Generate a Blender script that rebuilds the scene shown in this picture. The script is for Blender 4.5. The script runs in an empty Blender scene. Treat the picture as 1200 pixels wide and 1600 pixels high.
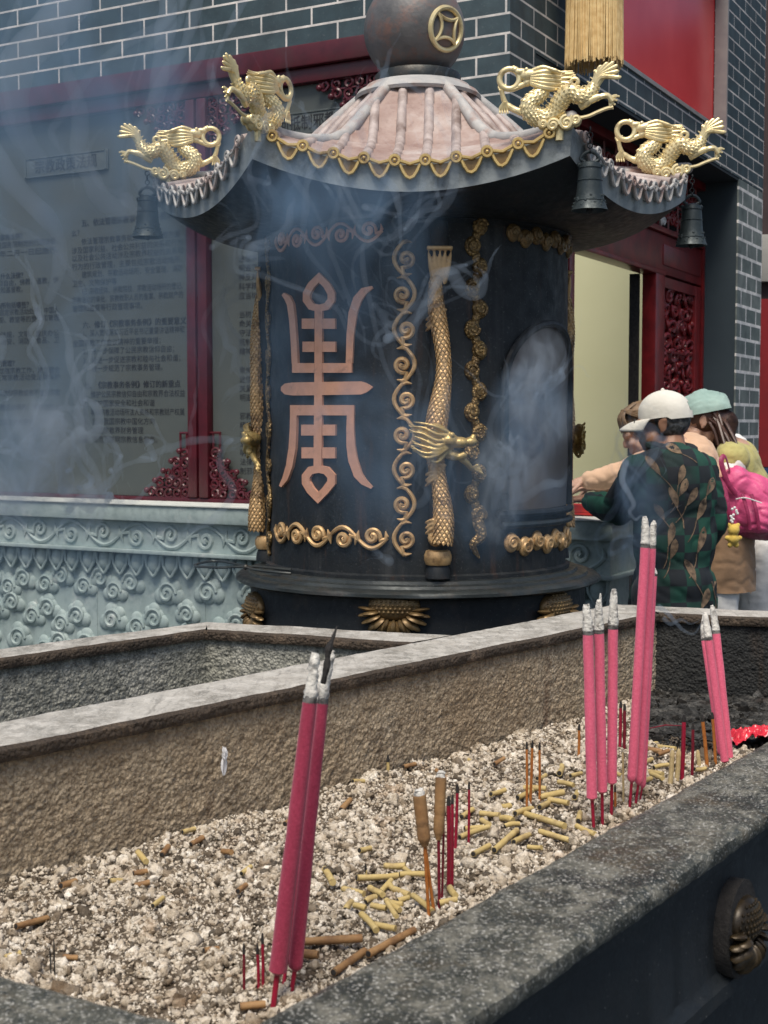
import bpy, bmesh, math, random
import numpy as np
from mathutils import Vector, Matrix, noise
from mathutils.bvhtree import BVHTree
R = math.radians
rnd = random.Random(11)
S = bpy.context.scene
COL = S.collection

# ------------------------------------------------------------------ camera, sky, sun, exposure
CZ = 1.5
FPX = 2133.0
PITCH = math.atan(135 / FPX)
cam = bpy.data.cameras.new('camera')
cam.sensor_fit = 'HORIZONTAL'; cam.sensor_width = 27.0
cam.lens = FPX / 1200 * 27.0
cam.clip_start = 0.05; cam.clip_end = 500
cam.dof.use_dof = True; cam.dof.focus_distance = 3.0; cam.dof.aperture_fstop = 16.0
camo = bpy.data.objects.new('camera', cam); COL.objects.link(camo)
camo.location = (0, 0, CZ); camo.rotation_euler = (math.pi / 2 - PITCH, 0, 0)
S.camera = camo
SUN_EL, SUN_AZ = R(62), R(192)          # azimuth measured clockwise from +Y: behind the camera, a little to the left
W = bpy.data.worlds.new('World'); S.world = W; W.use_nodes = True
wn = W.node_tree.nodes; wl_ = W.node_tree.links
bg = wn['Background']; bg.inputs[1].default_value = 0.052
sky = wn.new('ShaderNodeTexSky'); sky.sky_type = 'NISHITA'; sky.sun_disc = False
sky.sun_elevation = SUN_EL; sky.sun_rotation = SUN_AZ
sky.air_density = 1.0; sky.dust_density = 3.0; sky.ozone_density = 1.0
wl_.new(sky.outputs[0], bg.inputs[0])
sun = bpy.data.lights.new('sun', 'SUN'); sun.energy = 1.5; sun.angle = R(26); sun.color = (1, .93, .82)
suno = bpy.data.objects.new('sun', sun); COL.objects.link(suno)
sdir = Vector((math.sin(SUN_AZ) * math.cos(SUN_EL), math.cos(SUN_AZ) * math.cos(SUN_EL), math.sin(SUN_EL)))
suno.rotation_euler = sdir.to_track_quat('Z', 'Y').to_euler(); suno.location = sdir * 20
S.view_settings.view_transform = 'Standard'; S.view_settings.look = 'None'
S.view_settings.exposure = 1.22
S.cycles.max_bounces = 6; S.cycles.diffuse_bounces = 3; S.cycles.glossy_bounces = 3
S.cycles.volume_bounces = 0; S.cycles.transparent_max_bounces = 12
S.cycles.volume_step_rate = 1.0; S.cycles.volume_max_steps = 48

# ------------------------------------------------------------------ projection helpers (a photo pixel -> a point on a real surface)
_cp, _sp = math.cos(PITCH), math.sin(PITCH)
def ray(px, py):
    a = (px - 600) / FPX; b = (800 - py) / FPX
    return Vector((a, _cp + b * _sp, -_sp + b * _cp))
def at_z(px, py, z):
    d = ray(px, py); return Vector((0, 0, CZ)) + d * ((z - CZ) / d.z)
def at_y(px, py, y):
    d = ray(px, py); return Vector((0, 0, CZ)) + d * (y / d.y)
def at_plane(px, py, O, N):
    d = ray(px, py); t = (Vector(O) - Vector((0, 0, CZ))).dot(Vector(N)) / d.dot(Vector(N))
    return Vector((0, 0, CZ)) + d * t
def proj(p):
    z = p.z - CZ; c = p.y * _cp - z * _sp; u = p.y * _sp + z * _cp
    return 600 + FPX * p.x / c, 800 - FPX * u / c

# ------------------------------------------------------------------ mesh helpers
ORG = {}
def lerp(a, b, t): return a + (b - a) * t
def smooth(t): t = max(0, min(1, t)); return t * t * (3 - 2 * t)
class MB:
    def __init__(s): s.v = []; s.f = []; s.m = []; s.uv = None
    def add(s, vs, fs, m=0, M=None):
        o = len(s.v)
        if M is not None: vs = [M @ Vector(v) for v in vs]
        s.v.extend([Vector(v) for v in vs]); s.f.extend([tuple(i + o for i in f) for f in fs]); s.m.extend([m] * len(fs))
        return s
    def box(s, c, size, m=0, M=None, bev=0.0):
        x, y, z = [k / 2 for k in size]
        if bev <= 0:
            vs = [(c[0] + i * x, c[1] + j * y, c[2] + k * z) for i in (-1, 1) for j in (-1, 1) for k in (-1, 1)]
            fs = [(0, 1, 3, 2), (4, 6, 7, 5), (0, 4, 5, 1), (2, 3, 7, 6), (0, 2, 6, 4), (1, 5, 7, 3)]
            return s.add(vs, fs, m, M)
        bm = bmesh.new(); bmesh.ops.create_cube(bm, size=1)
        for v in bm.verts: v.co = Vector((v.co.x * size[0] + c[0], v.co.y * size[1] + c[1], v.co.z * size[2] + c[2]))
        bmesh.ops.bevel(bm, geom=bm.edges[:], offset=min(bev, min(size) * .45), segments=2, affect='EDGES', profile=.6)
        bm.verts.index_update()
        vs = [v.co.copy() for v in bm.verts]; fs = [tuple(v.index for v in f.verts) for f in bm.faces]; bm.free()
        return s.add(vs, fs, m, M)
    def tube(s, pts, rad, n=8, m=0, M=None, cap=True, flat=1.0, closed=False):
        pts = [Vector(p) for p in pts]; k = len(pts)
        if not hasattr(rad, '__len__'): rad = [rad] * k
        vs = []; up = None
        for i, p in enumerate(pts):
            if closed: t = pts[(i + 1) % k] - pts[i - 1]
            else: t = pts[min(i + 1, k - 1)] - pts[max(i - 1, 0)]
            if t.length < 1e-9: t = Vector((0, 0, 1))
            t.normalize()
            if up is None:
                up = Vector((0, 1, 0)) if abs(t.y) < .8 else Vector((1, 0, 0))
            up = up - t * up.dot(t)
            if up.length < 1e-6: up = t.orthogonal()
            up.normalize(); b = t.cross(up)
            for j in range(n):
                a = 2 * math.pi * j / n
                vs.append(p + b * (math.cos(a) * rad[i]) + up * (math.sin(a) * rad[i] * flat))
        fs = []
        for i in range(k if closed else k - 1):
            i2 = (i + 1) % k
            for j in range(n): fs.append((i * n + j, i * n + (j + 1) % n, i2 * n + (j + 1) % n, i2 * n + j))
        if cap and not closed:
            fs.append(tuple(range(n))[::-1]); fs.append(tuple((k - 1) * n + j for j in range(n)))
        return s.add(vs, fs, m, M)
    def lathe(s, prof, n=48, m=0, c=(0, 0, 0), M=None, a0=0, a1=2 * math.pi, wob=None):
        full = abs(a1 - a0 - 2 * math.pi) < 1e-6; nn = n if full else n + 1; vs = []
        for (r, z) in prof:
            for j in range(nn):
                a = a0 + (a1 - a0) * j / n; rr = r * (wob(a, z) if wob else 1)
                vs.append((c[0] + rr * math.sin(a), c[1] - rr * math.cos(a), c[2] + z))
        fs = []
        for i in range(len(prof) - 1):
            for j in range(n):
                j2 = (j + 1) % nn if full else j + 1
                fs.append((i * nn + j, i * nn + j2, (i + 1) * nn + j2, (i + 1) * nn + j))
        return s.add(vs, fs, m, M)
    def ell(s, c, r, m=0, M=None, n=16, k=10, rot=None):
        vs = []; fs = []
        if not hasattr(r, '__len__'): r = (r, r, r)
        for i in range(k + 1):
            th = math.pi * i / k
            for j in range(n):
                a = 2 * math.pi * j / n
                p = Vector((math.sin(th) * math.cos(a) * r[0], math.sin(th) * math.sin(a) * r[1], math.cos(th) * r[2]))
                if rot is not None: p = rot @ p
                vs.append(p + Vector(c))
        for i in range(k):
            for j in range(n): fs.append((i * n + j, (i + 1) * n + j, (i + 1) * n + (j + 1) % n, i * n + (j + 1) % n))
        return s.add(vs, fs, m, M)
    def bone(s, p, q, r1, r2, m=0, n=12):
        p = Vector(p); q = Vector(q)
        s.tube([p, q], [r1, r2], n=n, m=m); s.ell(p, r1, m, n=n, k=8); s.ell(q, r2, m, n=n, k=8); return s
    def torus(s, c, R1, r, m=0, M=None, n=28, k=8, ax='y'):
        pts = []
        for i in range(n):
            a = 2 * math.pi * i / n; u, v = R1 * math.cos(a), R1 * math.sin(a)
            pts.append(Vector(c) + (Vector((u, 0, v)) if ax == 'y' else Vector((u, v, 0)) if ax == 'z' else Vector((0, u, v))))
        return s.tube(pts, r, n=k, m=m, M=M, closed=True)
    def grid(s, fn, nu, nv, m=0, flip=False):
        vs = [fn(i / nu, j / nv) for i in range(nu + 1) for j in range(nv + 1)]
        fs = []
        for i in range(nu):
            for j in range(nv):
                q = (i * (nv + 1) + j, (i + 1) * (nv + 1) + j, (i + 1) * (nv + 1) + j + 1, i * (nv + 1) + j + 1)
                fs.append(q[::-1] if flip else q)
        return s.add(vs, fs, m)
    def prism(s, poly, fn, h0, h1, m=0):
        """poly in 2D; fn(x,y,h) -> 3D; front at h1, back at h0"""
        k = len(poly)
        vs = [fn(x, y, h0) for x, y in poly] + [fn(x, y, h1) for x, y in poly]
        fs = [tuple(range(k))[::-1], tuple(range(k, 2 * k))] + [(i, (i + 1) % k, k + (i + 1) % k, k + i) for i in range(k)]
        return s.add(vs, fs, m)
    def ribbon(s, pts, w, fn, h0, h1, m=0, closed=False):
        """a flat stroke along 2D pts of width w (list or number), mapped by fn, with thickness h0..h1"""
        k = len(pts); pts = [Vector((p[0], p[1])) for p in pts]
        if not hasattr(w, '__len__'): w = [w] * k
        L = []; Rr = []
        for i in range(k):
            a = pts[i - 1] if (closed or i > 0) else pts[i]; b = pts[(i + 1) % k] if (closed or i < k - 1) else pts[i]
            t = b - a
            if t.length < 1e-9: t = Vector((1, 0))
            t.normalize(); nn = Vector((-t.y, t.x))
            sc = 1.0
            if closed or 0 < i < k - 1:
                t1 = (pts[i] - a); 
                if t1.length > 1e-9:
                    t1.normalize(); cs = abs(Vector((-t1.y, t1.x)).dot(nn)); sc = 1 / max(cs, .55)
            L.append(pts[i] + nn * w[i] / 2 * sc); Rr.append(pts[i] - nn * w[i] / 2 * sc)
        vs = []
        for i in range(k):
            vs += [fn(L[i].x, L[i].y, h0), fn(Rr[i].x, Rr[i].y, h0), fn(Rr[i].x, Rr[i].y, h1), fn(L[i].x, L[i].y, h1)]
        fs = []
        for i in range(k if closed else k - 1):
            a = 4 * i; b = 4 * ((i + 1) % k)
            for j in range(4): fs.append((a + j, a + (j + 1) % 4, b + (j + 1) % 4, b + j))
        if not closed: fs += [(3, 2, 1, 0), tuple(4 * (k - 1) + j for j in range(4))]
        return s.add(vs, fs, m)
    def mesh(s, name, org=Vector((0, 0, 0)), mats=(), ang=40, fix=True):
        me = bpy.data.meshes.new(name)
        me.from_pydata([tuple(v - org) for v in s.v], [], s.f)
        for mt in mats: me.materials.append(mt)
        if len(mats) > 1: me.polygons.foreach_set('material_index', s.m)
        if fix:
            bm = bmesh.new(); bm.from_mesh(me); bmesh.ops.recalc_face_normals(bm, faces=bm.faces[:]); bm.to_mesh(me); bm.free()
        me.shade_smooth()
        if ang is not None: me.set_sharp_from_angle(angle=R(ang))
        me.update(); return me
    def build(s, name, mats, parent=None, org=None, ang=40, fix=True, uvfn=None):
        if not isinstance(mats, (list, tuple)): mats = [mats]
        if parent is not None: org = ORG[parent]
        elif org is None:
            a = np.array([tuple(v) for v in s.v]); org = Vector(((a[:, 0].min() + a[:, 0].max()) / 2, (a[:, 1].min() + a[:, 1].max()) / 2, a[:, 2].min()))
        org = Vector(org)
        me = s.mesh(name, org, mats, ang, fix)
        if uvfn:
            uv = me.uv_layers.new(name='UVMap')
            for lp in me.loops:
                uv.data[lp.index].uv = uvfn(me.vertices[lp.vertex_index].co + org)
        o = bpy.data.objects.new(name, me); COL.objects.link(o)
        if parent is None: o.location = org
        else: o.parent = parent
        ORG[o] = org
        return o
def tag(o, label=None, cat=None, group=None, kind=None):
    if label: o['label'] = label
    if cat: o['category'] = cat
    if group: o['group'] = group
    if kind: o['kind'] = kind
    return o
def thing(name, loc, label, cat, group=None):
    o = bpy.data.objects.new(name, None); COL.objects.link(o); o.location = loc; o.empty_display_size = .1
    ORG[o] = Vector(loc); return tag(o, label, cat, group)
def remesh(mb, vox, sm=2, org=Vector((0, 0, 0)), name='mesh', mats=(), fac=.5):
    """one continuous skin around everything in mb"""
    me = mb.mesh('tmp', org, (), None)
    o = bpy.data.objects.new('tmp', me); COL.objects.link(o)
    md = o.modifiers.new('r', 'REMESH'); md.mode = 'VOXEL'; md.voxel_size = vox; md.use_smooth_shade = True
    if sm:
        ms = o.modifiers.new('s', 'SMOOTH'); ms.iterations = sm; ms.factor = fac
    dg = bpy.context.evaluated_depsgraph_get()
    out = bpy.data.meshes.new_from_object(o.evaluated_get(dg)); out.name = name
    bpy.data.objects.remove(o); bpy.data.meshes.remove(me)
    for mt in mats: out.materials.append(mt)
    out.shade_smooth(); return out
def link_mesh(name, me, parent=None, loc=None):
    o = bpy.data.objects.new(name, me); COL.objects.link(o)
    if parent is not None: o.parent = parent; ORG[o] = ORG[parent]
    elif loc is not None: o.location = loc; ORG[o] = Vector(loc)
    return o
def catmull(pts, n=6, closed=False):
    pts = [Vector(p) for p in pts]; k = len(pts); out = []
    for i in range(k if closed else k - 1):
        p0 = pts[(i - 1) % k] if closed or i > 0 else pts[0]; p1 = pts[i]; p2 = pts[(i + 1) % k]
        p3 = pts[(i + 2) % k] if closed or i + 2 < k else pts[-1]
        for j in range(n):
            t = j / n
            out.append(.5 * ((2 * p1) + (p2 - p0) * t + (2 * p0 - 5 * p1 + 4 * p2 - p3) * t * t + (3 * p1 - p0 - 3 * p2 + p3) * t ** 3))
    if not closed: out.append(pts[-1])
    return out
def interp(xs, ys, x):
    return float(np.interp(x, xs, ys))
def fbm(p, o=4): return noise.fractal(Vector(p), 1.0, 2.0, o)

# ------------------------------------------------------------------ materials
class NT:
    def __init__(s, name):
        s.mat = bpy.data.materials.new(name); s.mat.use_nodes = True
        s.t = s.mat.node_tree; s.n = s.t.nodes; s.b = s.n['Principled BSDF']; s.out = s.n['Material Output']
        s.tc = s.n.new('ShaderNodeTexCoord')
    def link(s, a, b): s.t.links.new(a, b)
    def noise(s, scale, detail=5, rough=.55, vec=None, dist=0.0, map_=None):
        n = s.n.new('ShaderNodeTexNoise'); n.inputs['Scale'].default_value = scale; n.inputs['Detail'].default_value = detail
        n.inputs['Roughness'].default_value = rough; n.inputs['Distortion'].default_value = dist
        v = vec or s.tc.outputs['Object']
        if map_:
            mp = s.n.new('ShaderNodeMapping'); mp.inputs['Scale'].default_value = map_; s.link(v, mp.inputs[0]); v = mp.outputs[0]
        s.link(v, n.inputs['Vector']); return n.outputs['Fac']
    def vor(s, scale, vec=None, feat='F1', rnd_=1.0):
        n = s.n.new('ShaderNodeTexVoronoi'); n.feature = feat; n.inputs['Scale'].default_value = scale
        n.inputs['Randomness'].default_value = rnd_
        s.link(vec or s.tc.outputs['Object'], n.inputs['Vector']); return n.outputs['Distance']
    def ramp(s, fac, stops, interp_='LINEAR'):
        r = s.n.new('ShaderNodeValToRGB'); s.link(fac, r.inputs[0]); r.color_ramp.interpolation = interp_
        e = r.color_ramp.elements
        while len(e) < len(stops): e.new(.5)
        for i, (p, c) in enumerate(stops):
            e[i].position = p; e[i].color = (*c, 1) if hasattr(c, '__len__') else (c, c, c, 1)
        return r.outputs[0]
    def mix(s, fac, a, b, mode='MIX'):
        m = s.n.new('ShaderNodeMix'); m.data_type = 'RGBA'; m.blend_type = mode
        for sock, val in ((m.inputs[0], fac), (m.inputs[6], a), (m.inputs[7], b)):
            if hasattr(val, 'links') or hasattr(val, 'is_linked'): s.link(val, sock)
            elif hasattr(val, '__len__'): sock.default_value = (*val, 1)
            else: sock.default_value = val
        return m.outputs[2]
    def math(s, op, a, b=None, c=None, clamp=False):
        m = s.n.new('ShaderNodeMath'); m.operation = op; m.use_clamp = clamp
        for i, val in enumerate((a, b, c)):
            if val is None: continue
            if hasattr(val, 'is_linked'): s.link(val, m.inputs[i])
            else: m.inputs[i].default_value = val
        return m.outputs[0]
    def bump(s, h, strength=.4, dist=.01, prev=None):
        b = s.n.new('ShaderNodeBump'); b.inputs['Strength'].default_value = strength; b.inputs['Distance'].default_value = dist
        s.link(h, b.inputs['Height'])
        if prev is not None: s.link(prev, b.inputs['Normal'])
        return b.outputs[0]
    def fin(s, col=None, rough=None, normal=None, metal=0.0, spec=None):
        if col is not None:
            if hasattr(col, 'is_linked'): s.link(col, s.b.inputs['Base Color'])
            else: s.b.inputs['Base Color'].default_value = (*col, 1)
        if rough is not None:
            if hasattr(rough, 'is_linked'): s.link(rough, s.b.inputs['Roughness'])
            else: s.b.inputs['Roughness'].default_value = rough
        if normal is not None: s.link(normal, s.b.inputs['Normal'])
        s.b.inputs['Metallic'].default_value = metal
        if spec is not None: s.b.inputs['Specular IOR Level'].default_value = spec
        return s.mat
def simple(name, c1, c2=None, sc=20, rough=.6, bump=.2, bsc=None, bd=.004, metal=0., lo=.35, hi=.65, spec=None, dirt=None, dirt_sc=6):
    t = NT(name)
    col = t.ramp(t.noise(sc, 6), [(lo, c1), (hi, c2 or [k * .75 for k in c1])])
    if dirt is not None:
        col = t.mix(t.ramp(t.noise(dirt_sc, 7, .65), [(.5, 0), (.68, 1)]), col, dirt)
    nrm = t.bump(t.noise(bsc or sc * 3, 5), bump, bd)
    return t.fin(col, rough, nrm, metal, spec)
M = {}
# fired grey brick with pale joints (UV in metres)
def brick_mat(name, c1, c2, mortar, bl=.285, bh=.0775, mw=.011):
    t = NT(name); uv = t.tc.outputs['UV']
    b = t.n.new('ShaderNodeTexBrick'); t.link(uv, b.inputs['Vector'])
    b.offset = .5; b.squash = 1.0
    b.inputs['Scale'].default_value = 1.0; b.inputs['Brick Width'].default_value = bl + mw; b.inputs['Row Height'].default_value = bh + mw
    b.inputs['Mortar Size'].default_value = mw / 2; b.inputs['Mortar Smooth'].default_value = .15; b.inputs['Bias'].default_value = 0
    b.inputs['Color1'].default_value = (*c1, 1); b.inputs['Color2'].default_value = (*c2, 1); b.inputs['Mortar'].default_value = (*mortar, 1)
    nz = t.noise(9, 6, .6)
    col = t.mix(.9, b.outputs['Color'], t.ramp(nz, [(.25, (.45, .48, .5)), (.75, (1.25, 1.2, 1.17))]), 'MULTIPLY')
    col = t.mix(t.ramp(t.noise(2.2, 7, .7), [(.5, 0), (.7, .45)]), col, (.03, .038, .042))
    col = t.mix(t.ramp(t.noise(70, 3), [(.62, 0), (.72, .25)]), col, (.16, .18, .18))
    inv = t.math('SUBTRACT', 1.0, b.outputs['Fac'])
    edge = t.noise(160, 3)
    h = t.math('ADD', t.math('MULTIPLY', inv, 0.0), t.math('MULTIPLY', edge, .25))
    h2 = t.math('SUBTRACT', h, t.math('MULTIPLY', b.outputs['Fac'], -.5))
    return t.fin(col, .62, t.bump(h2, .5, .004))
M['brick'] = brick_mat('grey brick', (.032, .062, .076), (.052, .086, .100), (.74, .71, .67))
M['brick_pale'] = brick_mat('grey pillar brick', (.14, .18, .175), (.21, .245, .235), (.88, .87, .84), bl=.265, bh=.094, mw=.024)
M['plaster_blue'] = simple('dark blue grey render', (.028, .045, .058), (.035, .055, .068), 4, .75, .15)
M['soffit'] = simple('dark soffit', (.02, .03, .037), (.028, .04, .046), 4, .8, .1)
M['red'] = simple('red lacquer', (.085, .006, .014), (.055, .004, .010), 14, .38, .12, 60, .002, dirt=(.06, .012, .015), dirt_sc=5)
M['red_door'] = simple('red stained door wood', (.20, .012, .014), (.10, .006, .008), 9, .32, .15, 80, .002)
M['board'] = simple('grey notice panel', (.058, .070, .070), (.082, .092, .085), 1.2, .45, .05)
M['ink'] = simple('black printed lettering', (.012, .014, .02), None, 20, .7, 0)
M['plaque'] = simple('carved dark plaque', (.09, .105, .105), (.07, .085, .085), 30, .6, .3)
def stone_mat():
    t = NT('pale green carved stone')
    n1 = t.noise(3, 6, .6); n2 = t.noise(28, 6, .6)
    col = t.ramp(n1, [(.3, (.25, .325, .318)), (.7, (.37, .435, .42))])
    col = t.mix(t.ramp(n2, [(.48, 0), (.75, .75)]), col, (.17, .225, .225))
    col = t.mix(t.ramp(t.noise(1.7, 7, .7, map_=(1, 1, .5)), [(.50, 0), (.66, .6)]), col, (.13, .165, .16)); col = t.mix(t.ramp(t.noise(9, 7, .7), [(.58, 0), (.7, .55)]), col, (.55, .57, .54))
    return t.fin(col, .7, t.bump(n2, .25, .004))
M['stone'] = stone_mat()
M['screen'] = simple('pale yellow green painted wall', (.74, .745, .47), (.77, .775, .50), 2, .8, .08)
def iron(name, c1, c2, rust, amount=.6, rough=.5, metal=.35):
    t = NT(name)
    n1 = t.noise(5, 7, .65); n2 = t.noise(42, 6, .6)
    col = t.ramp(n1, [(.3, c1), (.7, c2)])
    col = t.mix(t.ramp(t.noise(7, 8, .7), [(amount, 0), (amount + .16, .7)]), col, rust)
    col = t.mix(t.ramp(t.vor(95), [(.03, .6), (.10, 0)]), col, (.30, .31, .31))
    r = t.ramp(n2, [(.3, rough - .12), (.7, rough + .16)])
    return t.fin(col, r, t.bump(n2, .35, .004), metal)
M['iron'] = iron('black cast iron', (.006, .0085, .011), (.014, .018, .021), (.050, .034, .026), .54, .6, .05)
t = NT('weathered burner shell'); n1 = t.noise(4, 7, .65); st = t.noise(9, 6, .65, map_=(1, 1, .07)); st2 = t.noise(17, 6, .7, map_=(1, 1, .12))
col = t.ramp(n1, [(.3, (.005, .0075, .010)), (.7, (.012, .016, .019))])
col = t.mix(t.ramp(st, [(.52, 0), (.66, .7)]), col, (.045, .046, .046)); col = t.mix(t.ramp(st2, [(.56, 0), (.68, .75)]), col, (.050, .026, .017))
col = t.mix(t.ramp(t.noise(130, 4, .7), [(.60, 0), (.70, .45)]), col, (.15, .15, .145))
M['shell'] = t.fin(col, t.ramp(t.noise(20, 5), [(.3, .45), (.7, .75)]), t.bump(t.noise(48, 6, .65), .5, .004), .05)
M['iron_flange'] = iron('worn iron ledge', (.018, .023, .025), (.055, .064, .062), (.07, .055, .04), .52, .42)
M['iron_bell'] = iron('dark bell iron', (.022, .032, .036), (.05, .065, .068), (.09, .09, .07), .62, .48)
M['steel_plate'] = simple('smoked steel plate', (.105, .088, .08), (.15, .13, .12), 3, .5, .1, 40, .003, metal=.3, dirt=(.06, .055, .055), dirt_sc=3)
def gold_mat(name, c1, c2, soot, amt=.55, metal=.45, scales=False, rough=.38, ssc=120):
    t = NT(name); n = t.noise(30, 5, .6)
    col = t.ramp(n, [(.3, c1), (.7, c2)])
    col = t.mix(t.ramp(t.noise(16, 7, .65), [(amt, 0), (amt + .15, .85)]), col, soot)
    nrm = t.bump(t.noise(120, 3), .15, .002)
    if scales: 
        v = t.vor(ssc)
        nrm = t.bump(t.ramp(v, [(0, 1), (.45, .35), (.6, 0)]), .7, .004, nrm)
        col = t.mix(t.ramp(v, [(.40, 0), (.62, .75)]), col, (c2[0] * .35, c2[1] * .33, c2[2] * .3))
    return t.fin(col, rough, nrm, metal)
M['gold'] = gold_mat('pale gold paint', (.86, .73, .42), (.72, .58, .30), (.24, .16, .075), .56, metal=.5, rough=.36)
M['gold_plain'] = gold_mat('gold paint', (.66, .48, .19), (.50, .35, .13), (.14, .085, .045), .54)
M['gold_dull'] = gold_mat('tarnished gold paint', (.42, .28, .11), (.28, .18, .075), (.08, .05, .03), .5, scales=True, ssc=110)
M['copper'] = gold_mat('rose gold paint', (.80, .42, .27), (.66, .33, .20), (.30, .14, .09), .6, metal=.25, rough=.5)
M['gold_warm'] = gold_mat('warm gold paint', (.70, .46, .22), (.52, .32, .14), (.13, .075, .04), .5, metal=.35, rough=.45)
M['gold_dark'] = gold_mat('blackened gold casting', (.062, .042, .018), (.035, .023, .011), (.010, .009, .007), .5, metal=.4)
M['gold_brown'] = gold_mat('brown gold casting', (.26, .17, .07), (.16, .10, .045), (.05, .035, .02), .55, metal=.4)
def tile_mat():
    t = NT('weathered pink roof tile')
    n1 = t.noise(6, 7, .65); n2 = t.noise(60, 5, .6)
    col = t.ramp(n1, [(.32, (.24, .15, .125)), (.52, (.36, .265, .23)), (.72, (.52, .47, .44))])
    col = t.mix(t.ramp(n2, [(.55, 0), (.75, .6)]), col, (.17, .10, .085))
    return t.fin(col, .6, t.bump(n2, .4, .004))
M['tile'] = tile_mat()
M['tile_roll'] = simple('weathered tile roll', (.50, .43, .40), (.34, .275, .25), 18, .55, .4, 60, .004, dirt=(.19, .135, .115), dirt_sc=11)
M['tile_pale'] = simple('bleached roof ridge', (.50, .48, .45), (.34, .34, .335), 14, .55, .4, 60, .004, dirt=(.32, .19, .15), dirt_sc=8)
M['fascia'] = simple('grey iron fascia', (.22, .25, .255), (.34, .37, .37), 12, .5, .5, 40, .005, metal=.0, dirt=(.09, .105, .11), dirt_sc=9)
def ball_mat():
    t = NT('sooty iron ball'); n = t.noise(14, 7, .7)
    sep = t.n.new('ShaderNodeSeparateXYZ'); t.link(t.tc.outputs['Object'], sep.inputs[0])
    col = t.ramp(t.noise(3.2, 4), [(.35, (.06, .065, .07)), (.65, (.20, .19, .185))])
    col = t.mix(t.ramp(n, [(.5, 0), (.68, .8)]), col, (.23, .12, .09))
    return t.fin(col, .55, t.bump(t.noise(60, 5), .4, .004), .25)
M['ball'] = ball_mat()
def rim_mat(name, c1, c2, spk, near=True):
    t = NT(name)
    n1 = t.noise(4.5, 8, .7, map_=(1, 1, 1) if near else (1.6, .5, 1)); n2 = t.noise(120, 6, .75); n3 = t.noise(330, 3, .6); n4 = t.noise(26, 8, .72)
    col = t.ramp(n1, [(.40, c1), (.58, c2)])
    col = t.mix(t.ramp(n4, [(.47, 0), (.60, .8)]), col, spk)
    col = t.mix(t.ramp(t.noise(60, 6, .7, map_=(1.0, .25, 1)), [(.52, 0), (.64, .55 if not near else .3)]), col, [k * .45 for k in c1])
    col = t.mix(t.ramp(t.noise(11, 8, .72), [(.52, 0), (.66, .8)]), col, (.075, .056, .030) if near else (.25, .225, .185))
    col = t.mix(t.ramp(n2, [(.36, .9), (.50, 0)]), col, (.028, .034, .034) if near else (.42, .40, .355))
    col = t.mix(t.ramp(n3, [(.57, 0), (.64, .6)]) if near else t.ramp(n3, [(.53, 0), (.62, .6)]), col, (.66, .645, .59))
    r = t.ramp(n4, [(.3, .25), (.7, .6)])
    return t.fin(col, r, t.bump(n3, .3, .002, t.bump(n2, .5, .004, t.bump(n4, .4, .008))), 0)
M['rim_near'] = rim_mat('speckled worn rim', (.024, .027, .021), (.085, .086, .068), (.215, .205, .165))
M['rim_far'] = rim_mat('ash whitened rim', (.22, .205, .175), (.50, .475, .425), (.60, .575, .52), False)
M['trough_out'] = iron('black trough side', (.012, .016, .020), (.022, .027, .031), (.035, .030, .026), .6, .55, .2)
def crust_mat(name, cs, dark, rustc=(.11, .045, .022)):
    t = NT(name)
    n1 = t.noise(5, 7, .65); n2 = t.noise(75, 6, .7)
    st = t.noise(14, 5, .6, map_=(1, 1, .10)); st2 = t.noise(26, 5, .65, map_=(1, 1, .16))
    col = t.ramp(n1, [(.3, cs[0]), (.55, cs[1]), (.75, cs[2])])
    col = t.mix(t.ramp(n2, [(.36, .8), (.50, 0)]), col, dark)
    col = t.mix(t.ramp(st, [(.6, 0), (.72, .65)]), col, rustc)
    geo = t.n.new('ShaderNodeSeparateXYZ'); t.link(t.tc.outputs['Object'], geo.inputs[0])
    sepz = t.n.new('ShaderNodeNewGeometry'); sz = t.n.new('ShaderNodeSeparateXYZ'); t.link(sepz.outputs['Position'], sz.inputs[0])
    drip = t.math('ADD', t.math('MULTIPLY', t.math('SUBTRACT', sz.outputs[2], 1.0), 7.0), t.math('ADD', t.math('MULTIPLY', st2, .9), t.math('MULTIPLY', n1, .5)))
    col = t.mix(t.ramp(drip, [(.78, 0), (1.0, .85)]), col, [k * .35 for k in cs[0]])
    v = t.vor(150)
    col = t.mix(t.ramp(v, [(.45, 0), (.8, .42)]), col, dark)
    n5 = t.noise(170, 5, .7, map_=(1, 1, .6))
    col = t.mix(t.ramp(n5, [(.34, .7), (.50, 0)]), col, dark)
    return t.fin(col, .85, t.bump(t.math('SUBTRACT', 1.0, v), .8, .005, t.bump(n5, .7, .004, t.bump(n2, .8, .010))))
M['crust'] = crust_mat('ash crusted trough wall', ((.42, .315, .20), (.57, .465, .325), (.70, .61, .47)), (.21, .155, .095))
M['rim_lip'] = crust_mat('rust stained rim lip', ((.13, .09, .058), (.19, .14, .095), (.30, .24, .17)), (.05, .037, .026))
M['crust_pale'] = crust_mat('pale crusted wall', ((.34, .34, .28), (.50, .49, .42), (.62, .61, .54)), (.10, .105, .095), (.14, .12, .07))
M['crust_dark'] = crust_mat('blackened trough wall', ((.020, .022, .022), (.035, .036, .034), (.06, .058, .052)), (.008, .009, .01), (.06, .035, .02))
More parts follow.
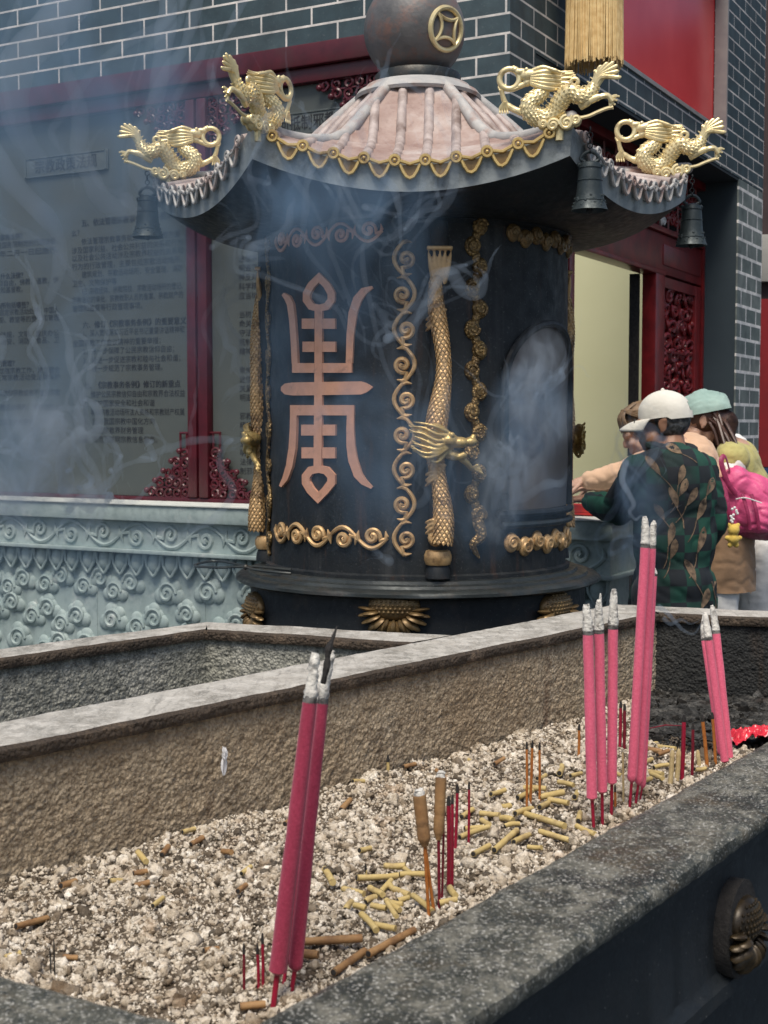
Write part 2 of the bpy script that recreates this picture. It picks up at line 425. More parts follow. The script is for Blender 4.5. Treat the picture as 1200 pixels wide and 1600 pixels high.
def ash_mat(name, cols, spots):
    t = NT(name)
    n = t.noise(38, 6, .7)
    col = t.ramp(n, [(.3, cols[0]), (.5, cols[1]), (.68, cols[2])])
    col = t.mix(t.ramp(t.noise(10, 6, .7), [(.56, 0), (.68, .6)]), col, spots)
    col = t.mix(t.ramp(t.noise(23, 6, .7), [(.58, 0), (.68, .7)]), col, [k * .42 for k in cols[0]])
    geo = t.n.new('ShaderNodeNewGeometry')
    col = t.mix(.9, col, t.ramp(geo.outputs['Random Per Island'], [(0, (.08, .065, .05)), (.10, (.16, .13, .10)), (.22, (.5, .43, .35)), (.36, (.85, .80, .73)), (.8, (1.1, 1.08, 1.05)), (1, (1.22, 1.21, 1.19))]), 'MULTIPLY')
    return t.fin(col, .95, t.bump(t.noise(260, 4, .7), .9, .004, t.bump(t.noise(90, 4, .65), .7, .008)), 0, .2)
M['ash'] = ash_mat('pale incense ash', ((.42, .355, .27), (.68, .615, .52), (.86, .82, .74)), (.36, .23, .125))
M['ash_bed'] = ash_mat('packed ash between crumbs', ((.045, .035, .026), (.12, .095, .07), (.30, .26, .21)), (.08, .05, .03))
M['charcoal'] = ash_mat('charred ash', ((.016, .017, .018), (.045, .046, .046), (.15, .15, .145)), (.05, .035, .03))
def powder(name, c1, c2, tr=.3):
    t = NT(name); n = t.noise(260, 4, .7)
    col = t.ramp(n, [(.3, c1), (.7, c2)])
    col = t.mix(t.ramp(t.noise(22, 6, .65, map_=(1, 1, .3)), [(.45, 0), (.68, .55)]), col, [k * .8 for k in c1])
    col = t.mix(t.ramp(t.noise(420, 2), [(.58, 0), (.72, .18)]), col, [min(1, k * 1.5 + .06) for k in c2])
    t.b.inputs['Sheen Weight'].default_value = tr; t.b.inputs['Sheen Roughness'].default_value = .5
    t.b.inputs['Sheen Tint'].default_value = (1, .6, .7, 1)
    return t.fin(col, .9, t.bump(n, .5, .0015))
M['pink'] = powder('pink incense powder', (.62, .085, .16), (.76, .15, .24))
M['pink_deep'] = powder('deep pink incense powder', (.24, .015, .044), (.34, .031, .074), .3)
M['red_stick'] = simple('dyed red bamboo', (.33, .006, .035), (.22, .004, .022), 60, .5, .2)
M['red_dark'] = simple('dark red stub', (.20, .006, .022), (.12, .004, .014), 60, .55, .2)
M['orange_stick'] = simple('orange bamboo', (.46, .17, .035), (.32, .10, .02), 60, .5, .2)
M['cream_stick'] = simple('cream bamboo', (.58, .46, .25), (.46, .34, .16), 60, .6, .3)
M['yellow_stub'] = simple('yellow incense stub', (.46, .34, .125), (.56, .44, .20), 40, .75, .4, 160, .002, dirt=(.24, .15, .06), dirt_sc=22)
M['brown_stub'] = simple('brown incense stub', (.34, .20, .085), (.25, .13, .05), 40, .75, .4, 160, .002, dirt=(.13, .07, .035), dirt_sc=18)
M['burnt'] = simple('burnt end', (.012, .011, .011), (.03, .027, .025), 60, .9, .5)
M['char_grey'] = simple('greyed char ring', (.035, .033, .032), (.17, .165, .155), 120, .95, .6, 200, .002)
M['ash_tip'] = simple('grey ash tip', (.74, .72, .66), (.52, .50, .455), 90, .95, .9, 260, .003, dirt=(.16, .15, .14), dirt_sc=70)
M['ground'] = simple('dark wet paving', (.016, .024, .030), (.030, .040, .046), 3, .4, .3, 30, .006, dirt=(.06, .07, .07), dirt_sc=12)
M['feather'] = simple('white down', (.82, .82, .82), (.72, .72, .74), 60, .9, .1)
M['red_pane'] = None

# ------------------------------------------------------------------ ornament curves
def spiral(cx, cy, r0, r1, a0, turns, n=26, mir=1):
    out = []
    for i in range(n + 1):
        t = i / n; a = a0 + mir * 2 * math.pi * turns * t; r = lerp(r0, r1, t)
        out.append((cx + r * math.cos(a), cy + r * math.sin(a)))
    return out
def vine(length, amp, n_units, rad, leaf=True, seed=0):
    """a running scroll along x: S-waves, a curl in every bay, small leaves; list of (points, radii)"""
    out = []; L = length / n_units
    rr = random.Random(seed)
    for k in range(n_units):
        s = 1 if k % 2 == 0 else -1; x0 = k * L
        stem = [(x0 + L * t, s * (-amp * .75) * math.sin(math.pi * t)) for t in [i / 10 for i in range(11)]]
        out.append((stem, [rad * (.75 + .3 * math.sin(math.pi * i / 10)) for i in range(11)]))
        sp = spiral(x0 + L * .52, s * amp * .12, amp * .62, amp * .12, -s * math.pi * .15, 1.35, 26, s)
        start = (x0 + L * .98, -s * amp * .06)
        out.append(([start] + sp, [rad * .9] + [rad * lerp(1.0, 1.25, i / 26) for i in range(27)]))
        out.append(([(x0 + L * .5, s * amp * .1), (x0 + L * .53, s * amp * .14)], [rad * 1.4, rad * 1.4]))
        if leaf:
            for q in (-1, 1):
                bx = x0 + L * (.5 + q * .42); by = -s * amp * (.2)
                out.append(([(bx, by), (bx + q * L * .06, by + s * amp * .35), (bx + q * L * .02, by + s * amp * .75)], [rad * .8, rad * 1.0, rad * .2]))
    return out
def lay(mb, strokes, fn, m=0, n=6, flat=.8, rs=1.0):
    for pts, rad in strokes:
        mb.tube([fn(x, y) for x, y in pts], [r * rs for r in rad], n=n, m=m)

# ------------------------------------------------------------------ the setting: ground
g = MB(); g.grid(lambda a, b: Vector((-60 + 120 * a, -30 + 120 * b, 0)), 24, 24)
tag(g.build('ground', M['ground'], org=(0, 0, 0)), kind='structure')

# ------------------------------------------------------------------ the temple building behind
A61 = R(61)
UU = Vector((-math.sin(A61), math.cos(A61), 0)); NN = Vector((-math.cos(A61), -math.sin(A61), 0))
FD = Vector((math.cos(A61), math.sin(A61), 0)); FN = Vector((math.sin(A61), -math.cos(A61), 0))
CC = Vector((.57, 6.3, 0))
Zv = Vector((0, 0, 1))
def WP(u, z, d=0.0): return CC + UU * u + NN * d + Zv * z
def FP(s, z, o=0.0): return CC + FD * s + FN * o + Zv * z
def wall_uv(p):
    q = p - CC; return (q.dot(FD) - q.dot(UU) + 20.0, q.z)
WM = Matrix(((UU.x, NN.x, 0, CC.x), (UU.y, NN.y, 0, CC.y), (0, 0, 1, 0), (0, 0, 0, 1)))     # (u, d, z)
FM = Matrix(((FD.x, FN.x, 0, CC.x), (FD.y, FN.y, 0, CC.y), (0, 0, 1, 0), (0, 0, 0, 1)))     # (s, o, z)
def wbox(mb, u0, u1, d0, d1, z0, z1, m=0, bev=0.0): return mb.box(((u0 + u1) / 2, (d0 + d1) / 2, (z0 + z1) / 2), (abs(u1 - u0), abs(d1 - d0), abs(z1 - z0)), m, WM, bev)
def fbox(mb, s0, s1, o0, o1, z0, z1, m=0, bev=0.0): return mb.box(((s0 + s1) / 2, (o0 + o1) / 2, (z0 + z1) / 2), (abs(s1 - s0), abs(o1 - o0), abs(z1 - z0)), m, FM, bev)

bld = thing('temple_building', CC, 'grey brick temple hall with a red framed doorway and a red window above it', 'building')
b = MB(); wbox(b, 0, 8.5, -.30, 0, 0, 5.6); b.build('brick_wall', M['brick'], bld, ang=30, uvfn=wall_uv)
b = MB()
fbox(b, .302, 1.28, -.30, 0, 3.255, 5.6); fbox(b, 3.66, 4.72, -.30, 0, 3.255, 5.6)
fbox(b, 1.28, 3.66, -.30, 0, 3.255, 3.475); fbox(b, 1.28, 3.66, -.30, 0, 4.62, 5.6)
b.build('upper_wall', M['brick'], bld, ang=30, uvfn=wall_uv)
b = MB(); fbox(b, .302, 4.02, -.60, -.004, 3.235, 3.252); b.build('soffit', M['soffit'], bld)
b = MB(); fbox(b, .302, .60, -.30, 0, 0, 3.232); b.build('corner_pier', M['brick'], bld, ang=30, uvfn=wall_uv)
b = MB(); fbox(b, 4.024, 4.72, -.012, 0, 0, 3.25, 0); fbox(b, 4.026, 4.718, -.7, -.014, 0, 3.25, 1)
b.build('pillar', [M['brick_pale'], M['plaster_blue']], bld, ang=30, uvfn=wall_uv)
# red window
t = NT('glossy red film'); M['red_pane'] = t.fin(t.ramp(t.noise(1.3, 3), [(.35, (.62, .022, .026)), (.65, (.74, .05, .05))]), .24, t.bump(t.noise(1.6, 2), .08, .03), 0, .5)
win = MB(); fbox(win, 1.30, 3.64, -.10, -.085, 3.49, 4.60); win_o = win.build('window', M['red_pane'], bld)
wf = MB()
fbox(wf, 1.28, 3.66, -.08, .012, 3.476, 3.50); fbox(wf, 1.28, 3.66, -.08, .006, 4.60, 4.62)
fbox(wf, 3.636, 3.66, -.08, .008, 3.501, 4.599); fbox(wf, 1.28, 1.304, -.08, .008, 3.501, 4.599)
wf.build('frame', simple('grey metal window frame', (.33, .33, .32), (.27, .27, .27), 10, .45, .1, metal=.3), win_o)
# doorway
df = MB()
fbox(df, .30, 1.36, -.345, -.305, 0, 2.50); fbox(df, 1.362, 1.444, -.36, -.235, 0, 2.50, bev=.006)
fbox(df, 2.90, 3.072, -.33, -.235, 0, 2.50, bev=.006); fbox(df, 3.99, 4.022, -.33, -.235, 0, 2.78)
fbox(df, 1.0, 3.988, -.345, -.25, 2.504, 2.76, bev=.004); fbox(df, 1.0, 3.988, -.345, -.225, 2.764, 2.80, bev=.006)
fbox(df, 1.40, 3.10, -.345, -.232, 2.49, 2.52, bev=.004)
fbox(df, 3.08, 3.93, -.345, -.242, 2.56, 2.70, bev=.01)
fbox(df, 1.0, 4.02, -.34, -.24, 3.18, 3.233)
dfo = df.build('door_frame', M['red_door'], bld)
dj = MB(); fbox(dj, 2.88, 2.90, -.41, -.345, 0, 2.49); dj.build('door_jamb', M['burnt'], bld)  # near-black jamb: the shade of the reveal put into its colour
fr = MB()
for k in range(14):
    s0 = 1.06 + k * .211
    for zc, mir in ((2.90, 1), (3.08, -1)):
        for mx in (1, -1):
            lay(fr, [(spiral(s0 + mx * .05, zc, .055, .012, math.pi / 2 * mir, 1.4, 18, mx * mir), [.010] * 19)], lambda x, y: FP(x, y, -.275))
    fr.tube([FP(s0 + .105, 2.80, -.28), FP(s0 + .105, 3.18, -.28)], .009, 6)
fr.tube([FP(1.0, 2.99, -.28), FP(4.0, 2.99, -.28)], .009, 6)
fr.build('carved_frieze', M['red_door'], dfo)
fb = MB(); fbox(fb, 1.0, 4.02, -.335, -.33, 2.80, 3.18); fb.build('frieze_backing', M['burnt'], dfo)
M['white_paint'] = simple('white painted carving', (.7, .7, .66), None, 30, .5, .2)
for s0 in (1.78, 2.42, 3.06, 3.70):
    fw = MB(); fw.torus(FP(s0, 2.845, -.262), .028, .010, 0, None, 16, 6, 'x')
    fw.tube([FP(s0, 2.85, -.262), FP(s0 + .07, 2.85, -.262)], .008, 6); lay(fw, [(spiral(s0 + .07, 2.85, .03, .01, 0, 1.2, 14), [.008] * 15)], lambda x, y: FP(x, y, -.262))
    fw.build('white_boss', M['white_paint'], dfo)
leaf = MB()
fbox(leaf, 3.076, 3.14, -.32, -.25, .05, 2.49, bev=.006); fbox(leaf, 3.86, 3.986, -.32, -.25, .05, 2.49, bev=.006)
fbox(leaf, 3.142, 3.858, -.32, -.255, 2.42, 2.488); fbox(leaf, 3.142, 3.858, -.32, -.255, 1.10, 1.22); fbox(leaf, 3.142, 3.858, -.32, -.255, .05, .2)
fbox(leaf, 3.142, 3.858, -.315, -.30, .2, 2.42)
leafo = leaf.build('door_leaf', M['red_door'], bld)
cp = MB(); r2 = random.Random(5)
for i in range(7):
    for j in range(12):
        s0 = 3.19 + i * .103 + r2.uniform(-.02, .02); z0 = 1.28 + j * .10 + r2.uniform(-.02, .02)
        lay(cp, [(spiral(s0, z0, .05, .012, r2.uniform(0, 6.28), r2.uniform(.8, 1.5), 14, r2.choice((-1, 1))), [.013 + .006 * r2.random()] * 15)], lambda x, y: FP(x, y, -.288 + .012 * math.sin(37 * x + 23 * y)))
        if r2.random() < .5: cp.ell(FP(s0 + .03, z0 + .03, -.28), r2.uniform(.012, .026), n=8, k=6)
for z0 in (1.62, 2.0): cp.tube([FP(3.15, z0, -.28), FP(3.85, z0, -.28)], .014, 6)
cp.build('carved_panel', M['red_door'], leafo)
# pale wall seen through the doorway, turned sunward in an interior left roofless to brighten it
sw = MB(); fbox(sw, 4.5, 4.62, -4.2, -.72, 0, 3.9)
tag(sw.build('screen_wall', M['screen']), 'pale yellow green wall seen through the red doorway', 'wall')

# hall at the far right edge, its red banner and its lantern
hall = MB(); hall.box((4.6, 12.6, 2.75), (4.2, .3, 5.5), 0)
ho = tag(hall.build('side_hall', simple('dark brown hall wall', (.035, .022, .022), (.05, .03, .03), 3, .8, .2)), 'dark hall wall beyond the brick pillar', 'building')  # the hall wall is dark brown in itself
pl = MB(); pl.box((4.3, 12.40, 3.0), (2.6, .08, .42), 0, None, .01); pl.build('lintel', simple('grey hall lintel', (.34, .33, .30), (.28, .27, .25), 4, .7, .2), ho)

def text_geo(body, size, fn, bold=0.0, spacing=1.0, align='LEFT', width_to=None):
    """lettering as a flat mesh; fn(x, y) -> 3D"""
    cu = bpy.data.curves.new('t', 'FONT'); cu.body = body; cu.size = size; cu.align_x = align; cu.space_line = spacing
    cu.offset = 0.0; cu.resolution_u = 2
    o = bpy.data.objects.new('t', cu); COL.objects.link(o)
    dg = bpy.context.evaluated_depsgraph_get()
    me = bpy.data.meshes.new_from_object(o.evaluated_get(dg))
    xs = [v.co.x for v in me.vertices] or [0, 1]
    k = 1.0
    if width_to: k = width_to / max(max(xs) - min(xs), 1e-6)
    vs = [fn(v.co.x * k, v.co.y) for v in me.vertices]; fs = [tuple(p.vertices) for p in me.polygons]
    bpy.data.objects.remove(o); bpy.data.curves.remove(cu); bpy.data.meshes.remove(me)
    return vs, fs
bn = MB(); bn.box((3.29, 12.30, 1.88), (.42, .02, 1.5))
bno = tag(bn.build('red_banner', simple('red banner cloth', (.24, .006, .010), (.18, .004, .008), 4, .8, .2)), 'red banner with a column of black characters behind the brick pillar', 'banner')
bt = MB()
for i, ch in enumerate('永康百太大盛本'):
    vs, fs = text_geo(ch, .125, lambda x, y: Vector((3.20 + x, 12.285, 2.38 - i * .14 + y)), .002); bt.add(vs, fs)
bt.build('lettering', M['ink'], bno, fix=False)
bb = MB(); bb.box((3.29, 12.30, 1.07), (.42, .024, .10)); bb.build('hem', simple('blue hem', (.02, .05, .16), None, 4, .8, .1), bno)
def lantern(loc, rad, h, label, body_m, fringe_len, fr_rad, cap_m):
    t = thing('hanging_lantern', loc, label, 'lantern', )
    L = Vector(loc)
    b = MB(); prof = [(rad * (.45 + .55 * math.sin(math.pi * i / 16) ** .7), fringe_len + h * i / 16) for i in range(17)]
    b.lathe(prof, 48, c=L, wob=lambda a, z: 1 + .025 * abs(math.sin(a * 12))); b.build('lantern_body', body_m, t)
    for z in (fringe_len - .03, fringe_len + h - .01):
        c = MB(); c.lathe([(.01, z), (fr_rad * 1.02, z), (fr_rad * 1.02, z + .05), (.01, z + .05)], 36, c=L); c.build('cap', cap_m, t)
    c = MB(); c.tube([L + Zv * (fringe_len + h), L + Zv * (fringe_len + h + .8)], .006, 6)
    c.build('cord', cap_m, t)
    f = MB(); r3 = random.Random(3)
    for ring, rr in ((0, 1.0), (1, .94), (2, .86)):
        n = 110 - ring * 20
        for i in range(n):
            a = 2 * math.pi * (i + r3.random() * .7) / n; x, y = fr_rad * rr * math.cos(a), fr_rad * rr * math.sin(a)
            dx, dy = r3.uniform(-.006, .006), r3.uniform(-.006, .006)
            f.tube([L + Vector((x, y, fringe_len - .02)), L + Vector((x + dx * .5, y + dy * .5, fringe_len * .5)), L + Vector((x * 1.02 + dx, y * 1.02 + dy, r3.uniform(-.012, .02)))], [.0042, .0044, .003], 5)
    f.build('fringe', M['fringe'], t)
    return t
M['fringe'] = simple('golden silk fringe', (.88, .66, .32), (.70, .47, .19), 30, .5, .1)
M['lantern_red'] = simple('red lantern silk', (.36, .012, .016), (.28, .008, .012), 8, .5, .1)
M['lantern_pink'] = simple('pale pink lantern silk', (.80, .50, .46), (.86, .70, .66), 4, .6, .1)
lp = at_y(928, 104, 6.75)
lantern((lp.x, lp.y, lp.z), .30, .46, 'lantern with a long golden fringe hanging before the red window', M['lantern_red'], .50, .134, M['gold_plain'])
lp = at_y(1236, 268, 9.0)
lantern((lp.x, lp.y, lp.z - .3), .14, .42, 'pale pink lantern beyond the brick pillar', M['lantern_pink'], .62, .06, M['gold_plain'])

# ------------------------------------------------------------------ notice board in its carved red frame
nb = thing('notice_board', WP(2.05, 1.1, 0), 'long notice board of black Chinese text in a carved dark red frame', 'notice board')
fr = MB()
UL, UR = 3.60, .56
wbox(fr, UR - .02, UL + .02, .002, .085, 3.24, 3.345, bev=.008); wbox(fr, UR, UL, .002, .055, 3.168, 3.238, bev=.006)
wbox(fr, UR, UL, .002, .05, 1.075, 1.122, bev=.005)
for u0, u1 in ((1.66, 1.79), (3.47, 3.60), (.56, .66)):
    um = (u0 + u1) / 2
    wbox(fr, u0, um - .006, .002, .06, 1.124, 3.166, bev=.012); wbox(fr, um + .006, u1, .002, .06, 1.124, 3.166, bev=.012); wbox(fr, um - .0055, um + .0055, .002, .042, 1.124, 3.166)
fro = fr.build('red_frame', M['red'], nb)
def bracket(u, z, sx, sz, w, h, seed):
    mb = MB(); r4 = random.Random(seed)
    rows = 5
    for j in range(rows):
        zz = h * (j + .5) / rows; ww = w * (1 - j / rows) ** 1.15 + .03; n = max(1, int(ww / .055))
        for i in range(n):
            x = ww * (i + .5) / n
            lay(mb, [(spiral(u + sx * x, z + sz * zz, .029, .008, r4.uniform(0, 6.28), 1.3, 16, r4.choice((-1, 1))), [.0085] * 17)], lambda a, c: WP(a, c, .035 + .006 * r4.random()), 0, 5)
            if i == n - 1: mb.ell(WP(u + sx * (x + .03), z + sz * (zz + .01), .045), .016, n=8, k=6)
        mb.tube([WP(u, z + sz * h * j / rows, .035), WP(u + sx * ww, z + sz * h * j / rows, .035)], .006, 5)
    for x in (0.02, .062): mb.tube([WP(u + sx * x, z, .035), WP(u + sx * x, z + sz * (h + .08), .035)], .007, 5)
    mb.tube([WP(u, z + sz * (h + .08), .035), WP(u + sx * .066, z + sz * (h + .08), .035)], .007, 5)
    mb.build('carved_bracket', M['red'], fro)
for u, sgn in ((1.79, 1), (1.66, -1), (3.47, -1), (.66, 1)):
    bracket(u, 1.122, sgn, 1, .25, .26, 3 + int(u * 10)); bracket(u, 3.167, sgn, -1, .30, .24, 13 + int(u * 10))
def wall_text(mb, body, u, z, size, d, bold=0.0, spacing=1.0, width_to=None):
    for k in range(3 if bold > .001 else 1):
        vs, fs = text_geo(body, size, lambda x, y: WP(u - x - .0011 * k, z + y, d + .0001 * k), bold, spacing, 'LEFT', width_to); mb.add(vs, fs)
pn = MB(); wbox(pn, 1.792, 3.468, .002, .012, 1.124, 3.166); pan1 = pn.build('panel', M['board'], nb)
pn = MB(); wbox(pn, .662, 1.658, .002, .012, 1.124, 3.166); pan2 = pn.build('panel', M['board'], nb)
lt = MB()
def zl(py): return 2.049 - (py - 508) * .0035 - .012
col2 = [(352, '五、依法管理宗教事务的基本要求是什么', 1, 1), (366, '么？', 0, 0), (380, '依法管理宗教事务就是政府对宗教方面', 0, 1), (393, '涉及国家利益、社会公共利益的关系和行为', 0, 0),
        (405, '以及社会公共活动涉及宗教界权益的关系和', 0, 0), (418, '行为的行政管理，主要包括宗教活动场所、', 0, 0), (431, '建筑规划、宗教活动场所、安全管理、消防', 0, 1), (444, '卫生、文物保护等', 0, 0),
        (457, '(三)宗教团体、宗教院校、宗教活动场所的登记、', 0, 1), (470, '宗教活动的审批、宗教教职人员的备案、宗教财产的', 0, 0), (483, '管理和监督等行政管理事项。', 0, 0),
        (509, '六、修订《宗教事务条例》的重要意义', 1, 1), (522, '1、深入贯彻落实习近平总书记重要讲话精神和', 0, 1), (537, '全国宗教工作会议精神的重要举措；', 0, 0), (550, '2、进一步保障了公民宗教信仰自由；', 0, 1),
        (564, '3、能进一步促进宗教和睦与社会和谐；', 0, 1), (577, '4、进一步规范了宗教事务管理。', 0, 1),
        (603, '七、《宗教事务条例》修订的新重点', 1, 1), (617, '1、维护公民宗教信仰自由和宗教界合法权益', 0, 1), (631, '2、维护国家安全和社会和谐', 0, 1), (645, '3、明确宗教活动场所法人资格和宗教财产权属', 0, 1),
        (659, '4、坚持我国宗教中国化方向', 0, 1), (673, '5、规范宗教界财务管理', 0, 1), (687, '6、规范互联网宗教信息服务。', 0, 1)]
for py, s_, bd, ind in col2:
    wall_text(lt, s_, 2.60 - .07 * ind, zl(py), .0395 if not bd else .0415, .0135, .0013 if bd else .0003, width_to=None if len(s_) < 19 else .755 - .07 * ind)
col1 = [(361, '一、什么是宗教事务条例？', 1), (373, '宗教事务条例是国务院制定的行政法规，', 0), (387, '自二〇一八年二月一日起施行。', 0), (423, '二、宗教事务是什么法律？', 1), (434, '公民有宗教信仰自由，佛教、道教、伊', 0), (445, '斯兰教、天主教和基督教。', 0),
        (470, '三、宗教活动场所包括哪些？', 1), (481, '寺观教堂和其他固定宗教活动处所，中国人', 0), (493, '民、寺庙、宫观、教堂等的登记和管理', 0), (517, '应当遵守法律法规，文明、重庆办公', 0), (528, '人事和财务，治安、消防、食品、卫', 0), (540, '生等管理制度。', 0),
        (563, '四、宗教活动的管理？', 1), (575, '人民政府应当加强宗教工作，建立健全', 0), (586, '工作机制，正常宗教活动受法律保护', 0), (611, '不得有强制公民信仰宗教或者不信仰宗教', 0), (622, '歧视信教公民。', 0), (634, '宗教团体和宗教活动场所，宗教信徒公', 0),
        (658, '各宗教坚持独立自主自办原则', 0), (670, '宗教活动', 0), (681, '合法的宗教', 0)]
for py, s_, bd in col1: wall_text(lt, s_, 3.40, zl(py) - .006, .0385, .0135, .0013 if bd else .0003, width_to=.70 if len(s_) > 13 else None)
lt.build('lettering', M['ink'], pan1, fix=False)
lt = MB()
r5 = random.Random(9)
src = '抵制邪教应当树立科学精神反对迷信崇尚文明遵守法律珍爱生命关爱家庭不听不信不传发现邪教人员及时报告公安机关'
for i in range(24):
    if i in (5, 11, 16): continue
    k = r5.randrange(0, 30); wall_text(lt, src[k:k + 18], 1.49, zl(418 + i * 13.4) - .02, .0385, .0135, .0003)
lt.build('lettering', M['ink'], pan2, fix=False)
for pan, u0, u1, zc, txt, tu, tw in ((pan1, 2.93, 2.33, 2.925, '宗教政策法规', 2.85, .44), (pan2, 1.36, .86, 2.985, '如何抵制邪教', 1.31, .40)):
    p = MB(); wbox(p, u1, u0, .012, .022, zc - .055, zc + .055, bev=.003)
    for a, c in ((u1 + .012, .004), (u0 - .012, .004)): wbox(p, a - .006, a + .006, .022, .026, zc - .05, zc + .05)
    for a in (-.05, .05): wbox(p, u1 + .02, u0 - .02, .022, .026, zc + a - .004, zc + a + .004)
    po = p.build('title_plaque', M['plaque'], pan)
    q = MB(); wall_text(q, txt, tu, zc - .028, .078, .0235, .002, width_to=tw); q.build('lettering', M['ink'], pan, fix=False)

# ------------------------------------------------------------------ carved stone plinth in front of the wall
PU0, PU1 = -.62, 4.2
pth = thing('carved_plinth', WP(1.8, 0, .35), 'pale green stone plinth carved with scrolls, petals and clouds below the notice board', 'plinth')
p = MB(); wbox(p, PU0 - .02, PU1, .002, .375, 1.018, 1.10, bev=.008); wbox(p, PU0, PU1, .002, .335, .872, 1.016)
wbox(p, PU0 - .02, PU1, .002, .368, .852, .871, bev=.004); wbox(p, PU0 + .03, PU1, .002, .29, .20, .851); wbox(p, PU0, PU1, .002, .38, 0, .198, bev=.01)
for k in range(7): wbox(p, PU0 + .03 + .7 * k, PU0 + .036 + .7 * k, .29, .293, .2, .76)
p.build('block', M['stone'], pth)
c = MB(); wbox(c, PU0 - .03, PU1, .10, .384, 1.101, 1.106); c.build('cap_edge', simple('chalky stone edge', (.60, .62, .58), (.48, .51, .48), 20, .8, .4), pth)
f = MB(); lay(f, vine(PU1 - PU0 - .04, .078, 22, .0105), lambda x, y: WP(PU0 + .02 + x, .944 + y, .336)); f.build('scroll_frieze', M['stone'], pth)
f = MB(); n = int((PU1 - PU0) / .108)
for k in range(n):
    u = PU0 + .06 + k * .108
    f.ell(WP(u, .80, .30), (.042, .035, .055), M=None, n=12, k=8, rot=Matrix.Rotation(A61 + math.pi / 2, 3, 'Z'))
    lay(f, [([(u - .05, .845), (u - .042, .79), (u - .012, .745), (u, .735), (u + .012, .745), (u + .042, .79), (u + .05, .845)], [.008] * 7)], lambda x, y: WP(x, y, .318))
f.build('petal_row', M['stone'], pth)
f = MB(); r6 = random.Random(21)
def cloud(u, z, s, mir):
    for dx, dz, rr in ((0, 0, .052), (.045 * mir, -.012, .036), (-.04 * mir, -.015, .034), (.005, .035, .036), (.035 * mir, .025, .03)):
        f.ell(WP(u + dx * s, z + dz * s, .290), (rr * s, .018, rr * s), n=14, k=8, rot=Matrix.Rotation(A61 + math.pi / 2, 3, 'Z'))
    lay(f, [(spiral(u, z, .046 * s, .008, 0 if mir > 0 else math.pi, 1.6, 24, mir), [.0078 * s] * 25)], lambda x, y: WP(x, y, .306))
for i in range(19):
    for j in range(3):
        u = PU0 + .12 + i * .25 + (.125 if j % 2 else 0) + r6.uniform(-.04, .04); z = .665 - j * .165 + r6.uniform(-.025, .025)
        k = r6.random()
        if k < .55: cloud(u - .055, z + .02, 1.15, 1); cloud(u + .06, z - .03, 1.1, -1)
        elif k < .9: cloud(u, z, 1.25, r6.choice((-1, 1)))
        else:
            cloud(u, z + .03, 1.05, 1); lay(f, [([(u, z - .02), (u + .05, z - .05), (u + .03, z - .09), (u - .01, z - .1)], [.014, .012, .011, .007])], lambda x, y: WP(x, y, .298))
f.build('cloud_relief', M['stone'], pth)

# ------------------------------------------------------------------ the big incense burner
C0 = Vector((.11, 4.5, 0)); RB = .487
bur = thing('incense_burner', C0, 'tall black iron incense burner with a pagoda roof, gold dragons and a copper longevity character', 'incense burner')
def cyl(phi, z, r=RB): return C0 + Vector((r * math.sin(phi), -r * math.cos(phi), z))
def on_body(px, py, r=RB):
    d = ray(px, py); ox, oy = -C0.x, -C0.y
    a = d.x ** 2 + d.y ** 2; bq = 2 * (ox * d.x + oy * d.y); cq = ox * ox + oy * oy - r * r
    disc = max(bq * bq - 4 * a * cq, 0)
    t = (-bq - math.sqrt(disc)) / (2 * a)
    p = Vector((0, 0, CZ)) + d * t; q = p - C0
    return math.atan2(q.x, -q.y), p.z
